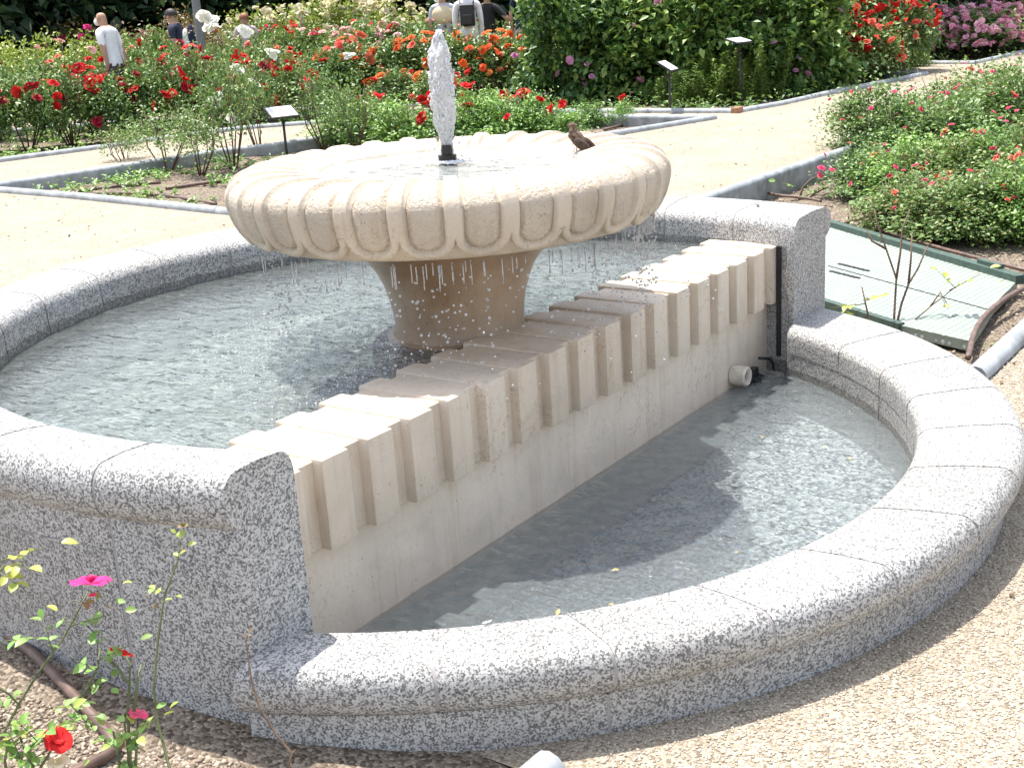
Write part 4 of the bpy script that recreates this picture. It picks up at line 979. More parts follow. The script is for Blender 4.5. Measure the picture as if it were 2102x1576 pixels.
def leafspray(root, o0, p, d, mats, n=5, s=1.0):
    d = d.normalized(); side = d.cross(Vector((0, 0, 1))).normalized()
    link('leaf_stalk', MB().tube([p-o0-d*.012*s, p-o0+d*.01*s, p-o0+d*.028*s*(n//2)], [.0012*s, .001*s, .0006*s], 4).mesh('leaf_stalk', True), MT['stem'], root)
    for i in range(n):
        t = i//2; sg = (-1)**i
        if i == n-1: q = p+d*.026*(t+1)*s; dr = d
        else: q = p+d*.016*(t+.6)*s; dr = (d*.5+side*sg)
        o = link('leaf', random.choice(LB[random.choice(mats)]), None, root, q-o0)
        e = (dr+Vector((0, 0, random.uniform(-.3, .4)))).normalized().to_track_quat('Y', 'Z').to_euler()
        o.rotation_euler = (e.x, e.y+random.gauss(0, .4), e.z); k_ = s*random.uniform(.75, 1.2); o.scale = (k_, k_, k_)
def plant(label, cat, D, stems_, leaves, flowers=(), r=.0032, mat='stem', name='rose_plant', thorns=True, D2=None):
    o0 = pz(*stems_[0][0], D); root = empty(name, o0, 0, label, cat)
    if name == 'rose_plant': root['group'] = 'rose plants in the near corner'
    for st_ in stems_:
        P = [pz(x, y, D+(j-1)*.012) for j, (x, y) in enumerate(st_)]; k_ = len(P); mb = MB()
        mb.tube([p-o0 for p in P], [r*(1-.5*i/(k_-1)) for i in range(k_)], 6)
        if thorns:
            for i in range(k_-1):
                for t in (.2, .6):
                    b = P[i].lerp(P[i+1], t)-o0; dr = Vector((random.gauss(0, 1), random.gauss(0, 1), .2)).normalized()*.007; mb.tube([b, b+dr], [.0016, .0002], 4)
        link('stem', mb.mesh('stem', True), MT[mat], root)
    for (x, y, dx, dy, n, mats, s) in leaves:
        p = pz(x, y, D+random.uniform(-.02, .02)); d = Vector(RIGHT)*dx-Vector(UP)*dy+Vector(FWD)*random.uniform(-.4, .4)+Vector((0, 0, .1)); leafspray(root, o0, p, d, mats, n, s)
    for (x, y, kind, s, ax) in flowers:
        f = link('rose_flower', kind, None, root, pz(x, y, D)-o0); f.rotation_euler = Vector(ax).normalized().to_track_quat('Z', 'Y').to_euler(); f.scale = (s, s, s)
    return root
openf = flower('rose_flower', .026, 5, 1, MT['p_rosepink'], .3); redf = flower('rose_flower', .026, 6, 2, MT['p_red'], .15); magf = flower('rose_flower', .036, 5, 2, MT['p_magenta'], 1.6)
gl = ['leaf_box', 'leaf_fresh']; gy = ['leaf_yel', 'leaf_fresh', 'leaf_lime']
fwdl = Vector(FWD)
plant('leaning thorny stem topped by a magenta rose, far left in front of the granite', 'rose stem', 2.12, [[(-30, 1560), (7, 1504), (43, 1437), (83, 1374), (127, 1314), (164, 1247), (182, 1212)], [(-20, 1400), (20, 1425), (43, 1452)]],
      [(70, 1310, -1, .2, 5, gl, 1.2), (105, 1325, -.4, -.8, 4, gl, 1.0), (140, 1275, -.8, .1, 3, gl, 1.0), (160, 1280, 1, -.2, 5, gl, 1.15), (185, 1290, .8, .7, 3, gl, 1.0), (165, 1235, .9, .3, 3, ['leaf_bronze'], .8), (190, 1215, .9, .5, 3, gl, .8), (50, 1420, -1, .5, 5, gl, 1.0), (30, 1480, .8, .3, 3, gl, .9)],
      [(187, 1200, magf, 1.0, (.25, .1, 1)), (190, 1222, openf, .28, (0, 0, 1))])
plant('tall single stem with tiny yellowish leaves and a bud, in front of the granite pier', 'rose stem', 2.22, [[(352, 1585), (347, 1572), (324, 1484), (315, 1410), (324, 1317), (337, 1223), (364, 1153), (375, 1086)]],
      [(337, 1215, -1, -.3, 5, gy, .75), (335, 1235, .6, -.2, 3, gy, .7), (365, 1150, .1, -1, 3, ['leaf_yel'], .8), (370, 1130, .8, -.5, 2, ['leaf_lime', 'leaf_bronze'], .7), (368, 1108, -.5, -.8, 2, ['leaf_yel'], .55), (322, 1250, -.4, -.5, 3, ['leaf_bronze'], .5)],
      [(376, 1080, flower('bud', .008, 4, 3, MT['leaf_bronze'], 2.2), 1.2, (0, 0, 1))])
plant('short branching stem with a side-on red rose, between two leafy twigs', 'rose stem', 2.15, [[(270, 1600), (262, 1462), (266, 1400), (267, 1362), (252, 1335)], [(262, 1400), (240, 1368), (222, 1352)], [(275, 1460), (282, 1400), (290, 1362)], [(150, 1450), (180, 1410), (200, 1370), (206, 1330)]],
      [(200, 1380, -.6, -.3, 5, gl, 1.0), (210, 1350, .8, -.3, 5, gl, 1.0), (200, 1330, 0, -1, 3, gl+['leaf_bronze'], .9), (225, 1370, .5, .6, 3, gl, .8), (190, 1400, .7, .2, 3, gl, .9)],
      [(247, 1342, redf, .85, (1.0, .2, .9))])
plant('thin bare brown twig curving up from the foot of the right-hand coping', 'rose stem', 2.15, [[(585, 1590), (600, 1545), (567, 1507), (534, 1454), (517, 1400), (508, 1340), (502, 1297)], [(600, 1545), (606, 1538)]], [(506, 1310, .3, -.8, 2, ['leaf_bronze'], .5)], (), .0024, 'twig')
plant('leafy clump with a red rose with yellow centre, in the lower left corner', 'rose plant', 2.05, [[(60, 1640), (80, 1580), (112, 1528)], [(20, 1640), (10, 1560), (20, 1500)], [(100, 1640), (60, 1560), (40, 1510)], [(-20, 1640), (-10, 1560), (-15, 1480)]],
      [(15+20*i % 90, 1490+(i*37) % 80, math.cos(i*2.1), math.sin(i*1.7)*.7-.2, 5, gy if i % 2 else gl, 1.0) for i in range(11)],
      [(117, 1520, redf, 1.0, (.1, -.6, .7)), (120, 1566, flower('rose_flower', .02, 6, 2, MT['p_cream'], .8), 1, (0, 0, 1))], name='rose_plant')
plant('leafy green clump with one small pink flower at the foot of the granite wall', 'rose plant', 2.15, [[(262, 1640), (265, 1560), (255, 1480)], [(275, 1640), (280, 1540), (283, 1470)], [(250, 1640), (245, 1560), (232, 1500)]],
      [(232+(i*23) % 60, 1475+(i*31) % 95, math.cos(i*1.9), math.sin(i*2.3)*.6-.1, 5, ['leaf_fresh', 'leaf_yel', 'leaf_fresh'], .95) for i in range(11)],
      [(283, 1468, openf, .7, (.3, -.2, 1))], name='rose_plant')
plant('tuft of small leaves on the soil under the brown hose', 'rose plant', 2.2, [[(135, 1520), (128, 1490), (120, 1470)]], [(125+(i*19) % 50, 1450+(i*17) % 55, math.cos(i*1.3), math.sin(i*2.9)*.5, 4, gl, .85) for i in range(7)], name='rose_plant')
plant('lime green leaf spray entering at the left edge', 'rose plant', 1.95, [[(-60, 1230), (-20, 1190), (10, 1160)]], [(5, 1150, 1, -.2, 5, ['leaf_lime'], 1.2), (0, 1175, .8, .6, 5, ['leaf_lime', 'leaf_yel'], 1.2), (12, 1160, .5, .1, 4, ['leaf_lime'], 1.0)], name='rose_plant')
# bare twigs beside the hatch
Dh = float(np.dot(np.array(at(1836, 672, -.15))-CAM, FWD))
def rel(lst): return lst
plant('dead looking branching twig standing between the lower rim and the hatch', 'rose twig', Dh, [[(1834, 680), (1836, 640), (1840, 572), (1819, 511), (1800, 457), (1795, 430)], [(1819, 511), (1790, 495), (1778, 470)], [(1838, 680), (1850, 625), (1865, 583), (1885, 550), (1895, 526), (1905, 505)], [(1840, 572), (1848, 520), (1852, 470), (1868, 430)], [(1865, 583), (1870, 530), (1872, 480)]], [], (), .0065, 'twig', 'twiggy_plant')
plant('slim twig leaning right over the hatch with lime leaves at its tip', 'rose twig', Dh, [[(1850, 680), (1880, 655), (1910, 629), (1940, 606), (1968, 584)], [(1910, 629), (1930, 600), (1945, 625)]], [(1960, 590, 1, -.5, 5, ['leaf_lime'], 2.4), (1955, 585, -.6, -.6, 4, ['leaf_lime'], 2.0), (1938, 620, .5, .8, 3, ['leaf_lime'], 1.6)], (), .0045, 'twig', 'twiggy_plant')
plant('short dark twig with lime leaves left of the bare one', 'rose twig', Dh-.1, [[(1790, 672), (1784, 655), (1776, 620), (1769, 588)]], [(1765, 625, -1, .2, 5, ['leaf_lime'], 2.4), (1755, 640, -.8, .4, 5, ['leaf_lime', 'leaf_yel'], 2.2), (1780, 615, .8, -.1, 4, ['leaf_lime'], 2.0), (1775, 650, .3, .6, 4, ['leaf_lime'], 1.8)], (), .006, 'twig', 'twiggy_plant')
plant('brown stem with pale pink blooms over the concrete kerb wall', 'rose twig', float(np.dot(np.array(at(1650, 410, -.2))-CAM, FWD)), [[(1640, 412), (1648, 385), (1665, 368), (1685, 362)], [(1655, 412), (1675, 395), (1700, 385)]], [(1635, 385, -1, -.2, 5, gl, 2.4), (1650, 392, .8, .3, 5, gl, 2.4), (1675, 392, .6, -.3, 5, gl, 2.4), (1660, 400, -.4, .2, 5, gl, 2.4)],
      [(1686, 346, FL['rosepink'][0], .9, (-.3, -.4, 1)), (1684, 362, FL['rosepink'][1], .7, (-.5, -.3, .8)), (1708, 350, FL['rosepink'][0], .8, (-.2, -.4, 1))], .010, 'twig', 'twiggy_plant')

# ------------------------------------------------------------------ fallen leaves
def fallen(px, py, z, size, mat, label, name='fallen_leaf', cat='leaf'):
    p = at(px, py, z); V_, F_ = [], []; n = 8
    V_.append((0, 0, size*.12))
    for i in range(n): a = 2*math.pi*i/n; r_ = size*(1 if i % 4 == 0 else .6)*random.uniform(.8, 1.1); V_.append((r_*math.cos(a), r_*.6*math.sin(a), random.uniform(0, size*.35)))
    for i in range(n): F_.append((0, 1+i, 1+(i+1) % n))
    o = link(name, mesh(name, V_, F_, True), mat, None, p); o.rotation_euler = (0, 0, random.uniform(0, 6)); tag(o, label, cat, 'fallen leaves and petals')
drym = simple('dry_leaf', (.50, .36, .16), .7, noise_amt=.3)
for i, (x, y, s_, lb) in enumerate([(1563, 898, .014, 'farthest out in the lower pool'), (1693, 917, .013, 'near the right wall of the lower pool'), (1743, 942, .014, 'closest to the right rim of the lower pool'), (1262, 1170, .013, 'in the middle left of the lower pool'), (1255, 1240, .010, 'just above the front rim'), (1292, 1140, .010, 'beside a darker one in the lower pool'), (1145, 1257, .018, 'the largest, by the front rim'), (1512, 1133, .008, 'small, off the front right rim')]):
    fallen(x, y, -.010, s_, drym, 'dry yellow leaf floating '+lb)
fallen(1000, 1278, .182, .014, MT['p_white'], 'white petal lying on the inner edge of the front coping', 'fallen_petal', 'petal')
fallen(1556, 423, zU+.006, .022, MT['bark'], 'dark narrow leaf on top of the right end of the rim')
fallen(1492, 427, zU+.006, .014, drym, 'dry brown flake on top of the right end of the rim')
fallen(1322, 317, 1.047, .010, drym, 'small yellow leaf stuck on the right side of the bowl')

# ------------------------------------------------------------------ skinned figures
def skinmesh(joints, bones, radii, root, sub=2):
    me = bpy.data.meshes.new('t'); names = list(joints); me.from_pydata([joints[n_] for n_ in names], [(names.index(a), names.index(b)) for a, b in bones], []); me.update()
    o = bpy.data.objects.new('t', me); C.objects.link(o)
    sk = o.modifiers.new('s', 'SKIN'); sk.use_smooth_shade = True
    for i, n_ in enumerate(names):
        sv = me.skin_vertices[0].data[i]; r_ = radii[n_]; sv.radius = r_ if isinstance(r_, tuple) else (r_, r_); sv.use_root = (n_ == root)
    ss_ = o.modifiers.new('u', 'SUBSURF'); ss_.levels = sub; ss_.render_levels = sub
    dg = bpy.context.evaluated_depsgraph_get(); m2 = bpy.data.meshes.new_from_object(o.evaluated_get(dg)); bpy.data.objects.remove(o); bpy.data.meshes.remove(me)
    m2.polygons.foreach_set('use_smooth', [True]*len(m2.polygons)); return m2
skinm = simple('skin', (.42, .25, .17), .55, noise_amt=.05)
hairm = {'dark': simple('dark_hair', (.03, .022, .018), .6), 'grey': simple('grey_hair', (.30, .28, .26), .6), 'red': simple('red_hair', (.25, .09, .045), .6), 'blond': simple('blond_hair', (.42, .31, .17), .6)}
cl = {}
def cloth(c):
    if c not in cl: cl[c] = simple('cloth', c, .85, noise_amt=.06, scale=8)
    return cl[c]
def person(label, px, dist, H, heading, top, bottom, hair, arms=((0, 0), (0, 0)), short=True, hunch=0, mask=False, shorts=False, extra=None, group=None, bald=False, walk=.12):
    v = FWD + RIGHT*(px-PW/2)/FPX; v = Vector((v[0], v[1], 0)).normalized(); p = Vector((CAM[0]+v.x*dist, CAM[1]+v.y*dist, GZ))
    s = H/1.72; J_ = {}; hy = hunch
    J_['pel'] = (0, 0, .94); J_['wa'] = (0, hy*.2, 1.08); J_['ch'] = (0, hy*.5, 1.27); J_['sh'] = (0, hy*.8, 1.40); J_['ne'] = (0, hy*1.1, 1.47); J_['hd'] = (0, hy*1.5+.015, 1.575); J_['ht'] = (0, hy*1.6+.01, 1.665)
    Rr = {'pel': (.155, .115), 'wa': (.135, .10), 'ch': (.16, .11), 'sh': (.12, .085), 'ne': .055, 'hd': (.075, .095), 'ht': (.055, .065)}
    B = [('pel', 'wa'), ('wa', 'ch'), ('ch', 'sh'), ('sh', 'ne'), ('ne', 'hd'), ('hd', 'ht')]
    for sd, nm in ((-1, 'l'), (1, 'r')):
        fwd_, out_ = arms[0 if sd < 0 else 1]
        J_['s'+nm] = (sd*.175, hy*.8, 1.385); J_['e'+nm] = (sd*(.215+out_*.8), hy*.6+fwd_*.35-.02, 1.12+out_*.12); J_['w'+nm] = (sd*(.215+out_*.3), hy*.5+fwd_+.04, .90+out_*.35+abs(fwd_)*.3); J_['h'+nm] = (sd*(.20+out_*.1), hy*.5+fwd_+.07, .80+out_*.4+abs(fwd_)*.35)
        J_['k'+nm] = (sd*.10, walk*sd+.02, .50); J_['a'+nm] = (sd*.10, walk*1.3*sd-.04, .085); J_['t'+nm] = (sd*.11, walk*1.3*sd+.12, .035); J_['p'+nm] = (sd*.095, walk*.2*sd, .86)
        Rr.update({'s'+nm: .068, 'e'+nm: .045, 'w'+nm: .030, 'h'+nm: (.02, .035), 'p'+nm: .10, 'k'+nm: .065, 'a'+nm: .045, 't'+nm: (.045, .028)})
        B += [('sh', 's'+nm), ('s'+nm, 'e'+nm), ('e'+nm, 'w'+nm), ('w'+nm, 'h'+nm), ('pel', 'p'+nm), ('p'+nm, 'k'+nm), ('k'+nm, 'a'+nm), ('a'+nm, 't'+nm)]
    me = skinmesh(J_, B, Rr, 'pel')
    mats = [skinm, cloth(top), cloth(bottom), cloth((.05, .04, .035))]
    for m_ in mats: me.materials.append(m_)
    names = list(J_); jp = np.array([J_[n_] for n_ in names])
    for f in me.polygons:
        c = f.center; arm = abs(c.x) > .185 and c.z < 1.34 and c.z > .70 or (abs(c.x) > .17 and c.z < 1.30 and c.z > 1.0 and abs(c.y-hy*.5) > .1)
        if c.z > 1.455: i = 0
        elif arm: i = 1 if (c.z > 1.22 or (not short and c.z > .88)) else 0
        elif c.z > .93: i = 1
        elif c.z > .10: i = 0 if (shorts and c.z < .55) else 2
        else: i = 3
        f.material_index = i
    root = empty('person', p, heading, label, 'person', group); root.scale = (s, s, s)
    link('body', me, None, root)
    hd = Vector(J_['hd']); mb = MB()
    prof_ = [(math.sin(t)*(1.02), math.cos(t)) for t in np.linspace(.0, 1.75 if not bald else 1.2, 8)]
    V0 = len(mb.v); mb.lathe([(max(.001, a_), b_) for a_, b_ in prof_], 20)
    HV = []
    for (x, y, z) in mb.v:
        yy = y*.112; k_ = 1.0
        if bald: HV.append((hd.x+x*.083, hd.y-.02+yy*.85, hd.z-.0+z*.06))
        else: HV.append((hd.x+x*.090, hd.y-.018+yy*.95, hd.z+.028+z*.098))
    if not bald: link('hair', mesh('hair', HV, mb.f, True), hairm[hair], root)
    # face: nose, ears, eyes, mouth
    fb = MB(); fb.lathe([(.0, .0)], 3) if False else None
    for (x, y, z, a_, b_, c_) in ((0, .098, -.005, .012, .020, .022), (-.078, 0, 0, .012, .02, .032), (.078, 0, 0, .012, .02, .032)):
        sp = spheres([(hd.x+x, hd.y+y, hd.z+z)], [(a_, b_, c_)], (8, 6)); fb.add(sp.v, sp.f)
    link('nose_and_ears', fb.mesh('nose_and_ears', True), skinm, root)
    link('eyes', spheres([(hd.x-.03, hd.y+.088, hd.z+.022), (hd.x+.03, hd.y+.088, hd.z+.022)], [(.010, .008, .006)]*2, (8, 5)).mesh('eyes', True), MT['black'], root)
    link('mouth', spheres([(hd.x, hd.y+.088, hd.z-.048)], [(.022, .008, .005)], (8, 5)).mesh('mouth', True), cloth((.30, .10, .09)), root)
    for sd, nm in ((-1, 'l'), (1, 'r')):      # five fingers
        h_ = Vector(J_['h'+nm]); fm_ = MB()
        for i in range(4): b_ = h_+Vector((0, (i-1.5)*.019, -.005)); L = (.06, .07, .066, .05)[i]; fm_.tube([b_, b_+Vector((-sd*.006, .004, -L*.55)), b_+Vector((-sd*.02, .012, -L))], [.009, .008, .006], 5)
        b_ = h_+Vector((0, .03, .03)); fm_.tube([b_, b_+Vector((-sd*.01, .03, -.025)), b_+Vector((-sd*.015, .035, -.055))], [.010, .009, .007], 5)
        link('fingers', fm_.mesh('fingers', True), skinm, root)
    if mask: link('face_mask', spheres([(hd.x, hd.y+.075, hd.z-.045)], [(.055, .045, .05)], (12, 8)).mesh('face_mask', True), cloth((.8, .8, .8)), root)
    if extra: extra(root, J_)
    return root
HB = YAW-math.pi/2      # heading away from the camera: local +y points along the view
GP = 'visitors in the rose garden'
person('man in a white t-shirt and white face mask looking down at the flowers', 334, 20.5, 1.82, HB+R(70), (.78, .79, .82), (.08, .05, .06), 'grey', mask=True, hunch=.06, group=GP, bald=True, arms=((-.12, 0), (-.12, 0)))
def bagx(root, J_):
    link('white_bag', spheres([(.04, -.09, 1.10)], [(.11, .07, .27)], (16, 12)).mesh('white_bag', True), cloth((.78, .77, .76)), root)
    link('navy_jacket', spheres([(.08, -.17, 1.20)], [(.09, .06, .24)], (16, 12)).mesh('navy_jacket', True), cloth((.015, .02, .06)), root)
person('young man in a dark t-shirt with white bag and navy jacket over his back', 466, 23, 1.80, HB+R(80), (.02, .025, .05), (.03, .03, .04), 'dark', extra=bagx, hunch=.07, group=GP)
person('person with red brown hair half hidden behind the cream roses', 592, 25, 1.66, HB+R(10), (.50, .40, .42), (.05, .05, .06), 'red', group=GP)
def vest(root, J_): link('shoulder_sweater', spheres([(0, -.03, 1.27)], [(.20, .135, .17)], (20, 14)).mesh('shoulder_sweater', True), cloth((.62, .52, .36)), root)
person('person in a striped grey top with a beige sweater over the shoulders', 966, 23.5, 1.86, HB, (.42, .44, .50), (.06, .08, .14), 'blond', extra=vest, group=GP)
def pack(root, J_):
    o = link('backpack', bevel(MB().box((0, -.16, 1.22), (.24, .11, .34)).box((0, -.22, 1.15), (.17, .05, .17)).mesh('backpack'), .03, 3), MT['black'], root)
    for sd in (-1, 1): link('strap', MB().tube([(sd*.10, -.13, 1.38), (sd*.12, -.02, 1.46), (sd*.12, .09, 1.38)], .012, 6).mesh('strap'), MT['black'], o)
person('person all in white with a small black backpack, seen from behind', 1012, 23, 1.90, HB, (.80, .79, .80), (.76, .74, .72), 'grey', short=False, extra=pack, group=GP)
person('woman in a black top and white trousers next to the one in white', 1050, 25, 1.80, HB-R(25), (.015, .015, .018), (.80, .78, .82), 'blond', group=GP, arms=((0, 0), (.05, .25)))
person('man in a navy t-shirt and beige shorts at the edge of the dark shrubs', 1118, 24, 1.92, HB-R(15), (.015, .02, .05), (.50, .46, .38), 'dark', shorts=True, group=GP)

# sparrow
sp_p = at(1183, 309, 1.022)
JJ = {'tail': (0, -.046, .000), 'rump': (0, -.022, .014), 'body': (0, -.004, .030), 'chest': (0, .006, .048), 'neck': (0, .006, .062), 'head': (0, .008, .075), 'beak': (0, .021, .074), 'tip': (0, .027, .072)}
RR = {'tail': (.007, .003), 'rump': (.014, .012), 'body': (.021, .020), 'chest': (.019, .018), 'neck': (.013, .013), 'head': (.0135, .013), 'beak': (.004, .004), 'tip': (.001, .001)}
ks = list(JJ); sm = skinmesh(JJ, list(zip(ks[:-1], ks[1:])), RR, 'body')
def birdmat():
    m, nt, b, o = M('sparrow_feathers'); g = N(nt); v = g.coord(); mp = g.n('ShaderNodeMapping'); mp.inputs['Scale'].default_value = (2.2, .7, .7); g.l(v, mp.inputs[0])
    n1 = g.noise(mp.outputs[0], 110, 3, .6); c = g.ramp(n1, [(.38, (.03, .018, .012)), (.52, (.12, .07, .04)), (.66, (.26, .19, .13))])
    sx = g.n('ShaderNodeSeparateXYZ'); g.l(v, sx.inputs[0]); fr = g.ramp(g.math('SUBTRACT', sx.outputs[1], g.math('MULTIPLY', sx.outputs[2], .55)), [(.0, 0), (.006, 1)])
    c = g.mix(c, (.36, .32, .28), g.math('MULTIPLY', fr, .6)); g.l(c, b.inputs['Base Color']); b.inputs['Roughness'].default_value = .8; return m
SB = empty('sparrow', sp_p, HB+R(62), 'small brown sparrow bathing at the far edge of the bowl water', 'bird'); SB.scale = (1.15, 1.15, 1.12)
bm_ = birdmat(); link('body', sm, bm_, SB)
for sd in (-1, 1):
    link('wing', spheres([(sd*.017, -.012, .030)], [(.006, .032, .015)], (10, 8)).mesh('wing', True), simple('wing_feathers', (.07, .042, .028), .8, noise_amt=.5, scale=150), SB).rotation_euler = (R(38), 0, 0)
    link('eye', spheres([(sd*.011, .015, .079)], [.0018], (6, 5)).mesh('eye', True), MT['black'], SB)
    link('leg', MB().tube([(sd*.008, .002, .012), (sd*.009, .004, -.004)], .0012, 5).mesh('leg'), MT['twig'], SB)

# ------------------------------------------------------------------ things far behind
def dirpt(px, dist, z=GZ):
    v = FWD + RIGHT*(px-PW/2)/FPX; v = Vector((v[0], v[1], 0)).normalized(); return Vector((CAM[0]+v.x*dist, CAM[1]+v.y*dist, z))
FT_ = [foliage('crown', 260, 46, .075, MT['leaf_far'], .06, .5, .05, shape='wall') for _ in range(3)]
far = [(-80, 34, 4.5, 6), (60, 31, 5.5, 5.5), (150, 36, 6, 6), (240, 33, 5, 6), (330, 38, 6, 7), (420, 34, 4.2, 5), (520, 37, 5, 7), (610, 34, 4.5, 6), (700, 38, 5, 7), (780, 36, 3.6, 5), (1160, 33, 5, 5), (1260, 30, 5, 6), (1370, 32, 6, 6), (1480, 28, 5, 6), (1590, 30, 6, 6), (1700, 28, 5, 5), (1800, 31, 5, 5)]
for i, (px, dist, h, wd) in enumerate(far):
    p = dirpt(px, dist); rt = empty('tree', p, random.uniform(0, 6), f'dark evergreen tree, {ORD[i] if i < 16 else "last"} from the left in the backdrop behind the roses', 'tree', 'dark trees closing the garden')
    o = link('crown', FT_[i % 3], None, rt); o.scale = (wd, wd, h); o['kind'] = 'stuff'
    link('trunk', MB().tube([(0, 0, -.1), (.05, .02, h*.3), (0, 0, h*.8)], [.16, .12, .04], 8).mesh('trunk', True), MT['bark'], rt)
# hedge blocks
hedge = foliage('foliage', 500, 40, .05, MT['leaf_dark'], .03, .8, .0, shape='wall')
for i, (px, dist, wd, h, lb) in enumerate([(1085, 30, 2.2, 1.05, 'clipped dark hedge behind the woman in black'), (930, 31, 2.0, .95, 'clipped dark hedge behind the beige sweater')]):
    rt = empty('clipped_hedge', dirpt(px, dist), HB, lb, 'hedge'); o = link('foliage', hedge, None, rt); o.scale = (wd, 1.2, h); o['kind'] = 'stuff'
    link('inner_twigs', bevel(MB().box((0, 0, h*.45), (wd*.8, .7, h*.85)).mesh('inner_twigs'), .1, 2), MT['leaf_far'], rt)
# lamp post
lp_ = dirpt(505, 21.5); LPo = empty('lamp_post', lp_, 0, 'grey metal lamp post rising beside the cream roses', 'lamp post')
lm = simple('grey_paint', (.16, .17, .17), .5); lpm = MB().lathe([(.17, 0), (.17, .12), (.13, .16), (.12, .75), (.14, .80), (.10, .86), (.075, 1.1), (.055, 3.6), (.045, 3.7)], 20).mesh('post'); smooth_angle(lpm); link('post', lpm, lm, LPo)
lh = MB().lathe([(.05, 3.7), (.16, 3.78), (.20, 4.15), (.22, 4.18), (.03, 4.35), (.02, 4.45)], 12).mesh('lantern'); link('lantern', lh, lm, LPo)
# pale street wall and wire fence behind the visitors
def wallbox(name, a, b, h, th, mat, label, cat, z=GZ):
    d = b-a; L = d.length; ang = math.atan2(d.y, d.x); o = link(name, MB().box((L/2, 0, h/2), (L, th, h)).mesh(name), mat, None, (a.x, a.y, z)); o.rotation_euler = (0, 0, ang); return tag(o, label, cat)
plaster = simple('pale_plaster', (.62, .62, .60), .85, noise_amt=.08, scale=2)
wallbox('street_wall', dirpt(740, 44), dirpt(1330, 44), 1.75, .3, plaster, 'pale wall across the street seen through the wire fence', 'wall')
wallbox('street_wall', dirpt(-200, 40), dirpt(150, 40), 1.3, .3, plaster, 'pale strip of wall at the far left behind the magenta roses', 'wall')
brickm = simple('orange_brick', (.55, .24, .14), .85, noise_amt=.15, scale=3)
def building(px0, px1, dist, h0, h1, label):
    a, b = dirpt(px0, dist), dirpt(px1, dist); d = b-a; L = d.length; rt = empty('brick_building', a, math.atan2(d.y, d.x), label, 'building')
    link('wall', MB().box((L/2, 0, (h0+h1)/2), (L, 4, h1-h0)).mesh('wall'), brickm, rt)
    for i in range(int(h1/.5)): link('course', MB().box((L/2, -2.03, h0+.25+i*.5), (L, .05, .06)).mesh('course'), simple('dark_seam', (.22, .12, .09), .9), rt) if h0+.25+i*.5 < h1 else None
    link('roof', MB().box((L/2, 0, h1+.1), (L+.6, 4.6, .2)).mesh('roof'), brickm, rt)
building(-150, 110, 46, 0, 2.9, 'orange brick building glimpsed between the trees at far left')
building(395, 470, 48, 0, 2.5, 'bit of orange brick building left of the lamp post')
building(800, 990, 52, 0, 2.1, 'low terracotta building above the pale wall behind the visitors')
fa, fb_ = dirpt(700, 31), dirpt(1400, 31); fd = (fb_-fa); FL_ = fd.length; fd.normalize()
FN = empty('wire_fence', fa, math.atan2(fd.y, fd.x), 'dark wire mesh fence with posts behind the visitors', 'fence')
k_ = int(FL_/1.9)
for i in range(k_+1): link('fence_post', MB().box((i*1.9, 0, 1.1), (.07, .07, 2.2)).mesh('fence_post'), MT['metal_dark'], FN)
for z in (.1, 1.0, 1.38, 2.15): link('rail', MB().tube([(0, 0, z), (k_*1.9, 0, z)], .018, 6).mesh('rail'), MT['metal_dark'], FN)
mb = MB()
for i in range(int(k_*1.9/.10)): mb.tube([(i*.10, .02, .1), (i*.10, .02, 2.15)], .0035, 3, False)
for z in np.arange(.2, 2.1, .2): mb.tube([(0, .02, z), (k_*1.9, .02, z)], .0035, 3, False)
o = link('wire_mesh', mb.mesh('wire_mesh'), MT['metal_dark'], FN); o['kind'] = 'stuff'
# stone pillars and iron railing at the upper right
stonem = simple('old_stone', (.20, .19, .17), .9, noise_amt=.3, scale=5, bump=.5)
ra, rb = dirpt(1600, 33), dirpt(2300, 31); rd = rb-ra; RL = rd.length; rd.normalize()
RT = empty('railing', ra, math.atan2(rd.y, rd.x), 'black iron railing with scrolls on a dark plinth at the upper right', 'railing')
link('plinth', MB().box((RL/2, 0, .28), (RL, .4, .56)).mesh('plinth'), simple('dark_stone', (.05, .05, .05), .9), RT)
for z in (.62, .95, 2.2): link('rail', MB().box((RL/2, 0, z), (RL, .05, .05)).mesh('rail'), MT['metal_dark'], RT)
barm = MB().tube([(0, 0, .56), (0, 0, 2.3)], .014, 5).mesh('railing_bar'); barm.materials.append(MT['metal_dark'])
ringm = MB().tube([(.055*math.cos(t), 0, .055*math.sin(t)) for t in np.linspace(0, 6.28, 12)], .010, 5).mesh('scroll'); ringm.materials.append(MT['metal_dark'])
for i in range(int(RL/.16)): link('railing_bar', barm, None, RT, (i*.16, 0, 0)); link('scroll', ringm, None, RT, (i*.16+.08, 0, .78))
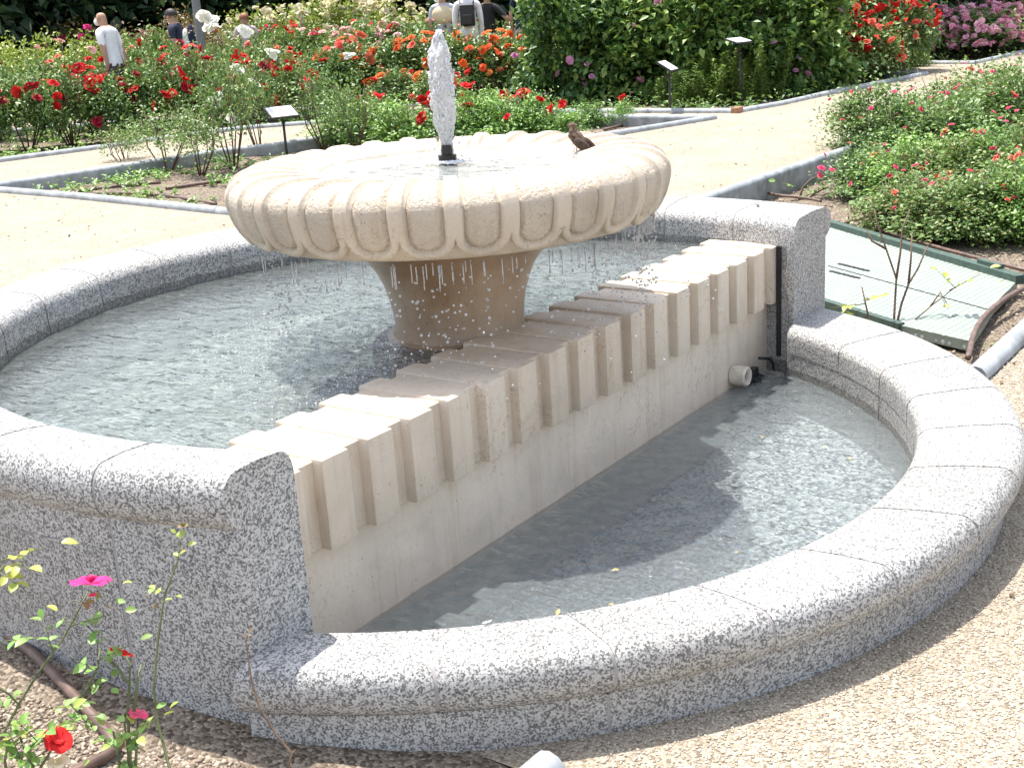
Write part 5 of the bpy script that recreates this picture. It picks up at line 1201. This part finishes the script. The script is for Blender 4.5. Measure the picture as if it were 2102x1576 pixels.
for i, px in enumerate((1640, 1918, 2180)):
    p = dirpt(px, 32.3-i*.3); PLr = empty('stone_pillar', p, math.atan2(rd.y, rd.x), ['grey stone pillar behind the scarlet roses', 'grey stone pillar above the bright pink roses', 'grey stone pillar beyond the right edge'][i], 'pillar')
    link('shaft', bevel(MB().box((0, 0, 1.5), (.62, .62, 3)).mesh('shaft'), .02, 1), stonem, PLr); link('base', bevel(MB().box((0, 0, .25), (.8, .8, .5)).mesh('base'), .02, 1), stonem, PLr)
wallbox('street_wall', dirpt(1930, 42), dirpt(2250, 42), 3, .3, plaster, 'bright pale wall seen through the railing at the upper right', 'wall')
p = dirpt(2100, 29); rt = empty('tree', p, 0, 'small tree with brownish green leaves at the right edge above the pink roses', 'tree', None)
cm = foliage('crown', 160, 30, .09, MT['leaf_bronze'], .08, .4, .0); o = link('crown', cm, None, rt); o.scale = (2.2, 2.2, 2.4); o.location = (0, 0, .55); o['kind'] = 'stuff'
link('trunk', MB().tube([(0, 0, -.1), (.03, 0, .8), (0, 0, 1.8)], [.07, .05, .03], 8).mesh('trunk', True), MT['bark'], rt)
# shorten any label that runs past sixteen words
for o in bpy.data.objects:
    if 'label' in o and len(o['label'].split()) > 16: print('LONG', o.name, o['label'])

# dry leaves and crumbs scattered on the gravel
cs = []
while len(cs) < 700:
    d_ = random.uniform(2.5, 22); v = FWD*1.0+RIGHT*random.uniform(-.42, .42); p = CAM[:2]+v[:2]/np.linalg.norm(v[:2])*d_
    if math.hypot(p[0]-.05, p[1]-.09) < 1.9 or any(inside((p[0], p[1]), b['poly']) for b in BEDS.values()): continue
    cs.append((p[0], p[1], GZ+.006))
cs = np.array(cs); k = len(cs); dd = unit(k); dd[:, 2] *= .1; nn = unit(k)*.3; nn[:, 2] = 1
V_, F_ = leafmesh('path_litter', cs, dd, nn, rng.uniform(.012, .04, k), .5, .3)
tag(link('path_litter', mesh('path_litter', V_, F_), leafmat('litter', [(.05, .035, .02), (.14, .09, .05), (.30, .22, .12)], .05, .8)), None, None, None, 'stuff')
